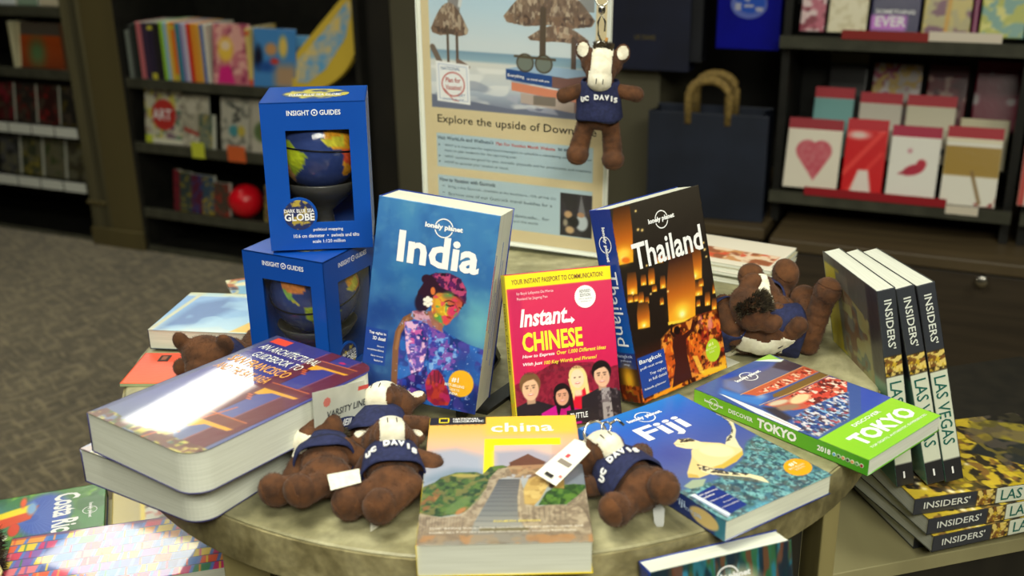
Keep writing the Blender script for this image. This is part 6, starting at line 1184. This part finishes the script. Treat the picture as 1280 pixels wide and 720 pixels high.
# front group
def lay(label, pel, neck, front, feet, hands, head=(0, 0, 0), s=1.0, **k):
    M = basis(pel, Vector(neck) - Vector(pel), front)
    legs = []; 
    for i, f in enumerate(feet): legs.append(((-.016 if i == 0 else .016, -.004, -.002), local(M, f, s)))
    arms = []
    for i, f in enumerate(hands): arms.append(((-.023 if i == 0 else .023, -.002, .038), local(M, f, s)))
    return plush(label, M, legs, arms, head, s, **k)
lay('leftmost mustang plush of the front heap, soles towards us, beside the San Francisco books', (-.166, .826, .776), (-.172, .860, .785), (.15, .35, -.9), [(-.207, .818, .768), (-.182, .803, .776)], [(-.198, .842, .770), (-.138, .856, .778)], head=(0, -15, -62), s=.87, text=False, seed=2, hem=.024)
lay('middle mustang plush of the front heap lying on its back, navy shirt up front', (-.104, .806, .778), (-.109, .842, .786), (-.05, .45, -.9), [(-.141, .795, .768), (-.113, .782, .772)], [(-.134, .838, .774), (-.072, .838, .782)], head=(-14, 0, 6), s=.90, text=True, seed=3, hem=.012)
lay('rear mustang plush of the front heap, white blaze turned up, against the India guide', (-.132, .882, .772), (-.127, .916, .784), (.10, .6, -.8), [(-.150, .868, .766), (-.116, .868, .766)], [(-.152, .903, .773), (-.086, .920, .777)], head=(-18, 0, -10), s=.90, text=False, seed=4)
E = lay('mustang plush with white-lettered shirt lying between the China and Fiji guides', (.107, .792, .779), (.086, .828, .783), (.25, .55, -.85), [(.084, .771, .773), (.124, .782, .786)], [(.062, .820, .768), (.114, .852, .781)], head=(-8, 0, 20), s=.87, text=True, seed=5, hem=.010)
lay('mustang plush whose ears and paw show above the upper San Francisco book', (-.318, 1.115, .770), (-.326, 1.080, .772), (0, .1, 1), [(-.36, 1.130, .768), (-.30, 1.16, .768)], [(-.366, 1.090, .766), (-.290, 1.075, .770)], head=(-72, 0, 0), s=.95, text=False, seed=6, mane=False, blaze=0)
lay('rear mustang plush at the right, leaning back with paws up, behind the Thailand guide', (.309, 1.232, .778), (.298, 1.196, .795), (.15, -.35, -1), [(.326, 1.205, .815), (.288, 1.222, .812)], [(.262, 1.205, .785), (.330, 1.178, .79)], head=(-52, 0, 8), s=1.0, text=False, seed=7, mane=False)
lay('right-hand mustang plush with one leg in the air, beside the upright Las Vegas guides', (.336, 1.138, .776), (.296, 1.134, .780), (-.05, .9, -.25), [(.352, 1.132, .826), (.342, 1.178, .80)], [(.318, 1.108, .795), (.29, 1.17, .78)], head=(20, 0, -40), s=.98, text=False, seed=8)
lay('mustang plush half hidden behind the Thailand guide, white blaze and dark mane showing', (.232, 1.148, .776), (.238, 1.128, .792), (.1, -.8, .6), [(.20, 1.17, .768), (.235, 1.185, .768)], [(.21, 1.135, .77), (.272, 1.15, .785)], head=(60, 0, 10), s=.95, text=False, seed=9)
# tags and rings
def swing_tag(label, pts, mat, name='paper_tag', cat='tag'):
    t = thing(name, label, cat, pts[0]); a, b, c, d = (Vector(p) - Vector(pts[0]) for p in pts); n = (b - a).cross(d - a).normalized() * .0006
    MB().add([a, b, c, d, a + n, b + n, c + n, d + n], [(0, 3, 2, 1), (4, 5, 6, 7), (0, 1, 5, 4), (1, 2, 6, 5), (2, 3, 7, 6), (3, 0, 4, 7)]).build('card', mat, t)
    R = (b - a); wd = R.length; R = R / wd; U = (d - a); hh = U.length; U = (U - R * U.dot(R)).normalized(); return t, wd, hh, dict(O=tuple(n * 1.05), R=tuple(R), U=tuple(U))
M_TAG = mixmat('silver_grey_card', px(196, 198, 186), px(178, 180, 168), 30, .4)
vt, wd, hh, kw = swing_tag('silver-grey varsity label card standing against the upper San Francisco book', [(-.1800, .8670, .795), (-.1405, .9204, .7782), (-.1405, .9205, .8262), (-.1794, .8678, .8394)], M_TAG, 'label_card')
write([('VARSITY LINE', wd*.16, hh*.36, wd*.74, hh*.15, dict(bold=.02, skew=.12))], 'lettering', vt, flat(50, 54, 60, .5), **kw)
disc2d('oval_logo_plate', vt, flat(28, 40, 84, .4), wd*.53, hh*.20, wd*.24, hh*.12, lift=.0003, **kw)
write([('NEIL', wd*.40, hh*.13, wd*.27, hh*.15, dict(bold=.03, shear=.3))], 'logo_lettering', vt, WHITE, lift=.0006, **kw)
disc2d('round_seal', vt, flat(196, 110, 100, .5), wd*.14, hh*.72, wd*.07, lift=.0003, n=16, scallop=.15, **kw)
MB().add([Vector(kw['O']) + Vector(kw['R'])*wd*x + Vector(kw['U'])*hh*y for x, y in ((.72, .84), (.92, .86), (.92, .95), (.72, .93))], [(0, 1, 2, 3)]).build('red_logo', flat(190, 60, 56, .5), vt)
kt, wd, hh, kw = swing_tag('white swing tag with dark slot lying on the China guide, tied to the plush', [(.017, .805, .790), (.034, .790, .7865), (.071, .834, .800), (.053, .846, .800)], flat(222, 220, 208, .45))
Rv, Uv, Ov = Vector(kw['R']), Vector(kw['U']), Vector(kw['O'])
def mark(nm, x, y, w2, h2, c, p=kt, L=.0014):
    nn = Rv.cross(Uv) * L
    MB().add([Ov + nn + Rv*(wd*0 + WD*a) + Uv*HH*b for a, b in ((x, y), (x + w2, y), (x + w2, y + h2), (x, y + h2))], [(0, 1, 2, 3)]).build(nm, flat(*c, .5), p)
Rv, Uv = Rv, Uv; WD, HH = wd, hh
mark('slot', .30, .06, .36, .07, (40, 36, 34)); mark('barcode', .25, .40, .55, .10, (130, 120, 110)); mark('red_print', .3, .56, .45, .09, (190, 70, 80)); mark('blue_print', .55, .57, .12, .07, (60, 60, 110)); mark('red_print', .8, .15, .12, .05, (206, 110, 100))
rg = thing('key_ring', 'steel split ring on the nose of the plush beside the China guide', 'ring', (.071, .846, .806))
RM = Matrix.Rotation(R_(62), 4, 'X') @ Matrix.Rotation(R_(20), 4, 'Y')
MB().tube(ringpts((0, 0, 0), .0105, RM, 24), .0011, 8, True).build('ring', M_STEEL, rg, smooth=True)
MB().tube(ringpts((.010, .003, .004), .0045, RM, 16), .0009, 8, True).build('chain_link', M_STEEL, rg, smooth=True)
MB().tube([(.014, .006, .006), (.020, .008, .009), (.026, .006, .004)], .0013, 8).build('clasp', M_STEEL, rg, smooth=True)
rg2 = thing('key_ring', 'thin steel ring beside the lime badge of the Thailand guide', 'ring', (.213, 1.085, .778)); MB().tube(ringpts((0, 0, 0), .009, Matrix.Rotation(R_(75), 4, 'X') @ Matrix.Rotation(R_(30), 4, 'Y'), 20), .0008, 8, True).build('ring', M_STEEL, rg2, smooth=True)
CARE = mixmat('care_label', px(226, 224, 206), px(206, 204, 186), 300, .8)
swing_tag('white cloth care label sticking up between the soles of the front heap', [(-.1541, .785, .789), (-.1304, .797, .789), (-.1325, .806, .797), (-.1583, .797, .797)], CARE, 'care_label', 'label')
swing_tag('white cloth care label on the table under the middle plush of the front heap', [(-.1226, .780, .7515), (-.1001, .8064, .754), (-.0984, .8179, .757), (-.1242, .7935, .753)], CARE, 'care_label', 'label')
cp = thing('plastic_fastener', 'clear plastic fastener loop on the table below the plush beside the Fiji guide', 'fastener', (.121, .787, .7515)); MB().prism([(.0, -.012), (.004, -.002), (.006, .012), (.001, .020), (-.004, .012), (-.004, .0)], 0, .001, Matrix.Rotation(R_(30), 4, 'X')).build('loop', principled('clear_plastic', (.9, .92, .9, 1), .1, alpha=.35), cp)
# curly dark toy cut by the left edge
dg_ = thing('plush_animal', 'black and cream plush animal cut by the bottom left edge of the picture', 'plush toy', (-.60, .985, .582))
m = MB(); m.ell((0, 0, 0), (.045, .04, .035)).ell((-.02, -.03, -.02), (.04, .04, .03)).ell((.02, .02, .015), (.02, .02, .02)); me = remesh(m, .0025, 'body'); link('body', me, dg_, flat(40, 32, 24, .9))
m = MB(); m.ell((.022, -.028, -.002), (.018, .014, .014)).ell((.012, -.048, -.018), (.02, .016, .018)); link('muzzle', remesh(m, .002, 'muzzle'), dg_, flat(196, 178, 150, .9))
fur(me, 'curly_fur', M_MANE, dg_, 3500, .008, None, 3, (0, 0, 0))
MB().tube([(.042, .0, .01), (.050, -.008, .0), (.048, -.016, -.008)], .0016, 6).build('gold_chain', flat(196, 180, 120, .3), dg_)
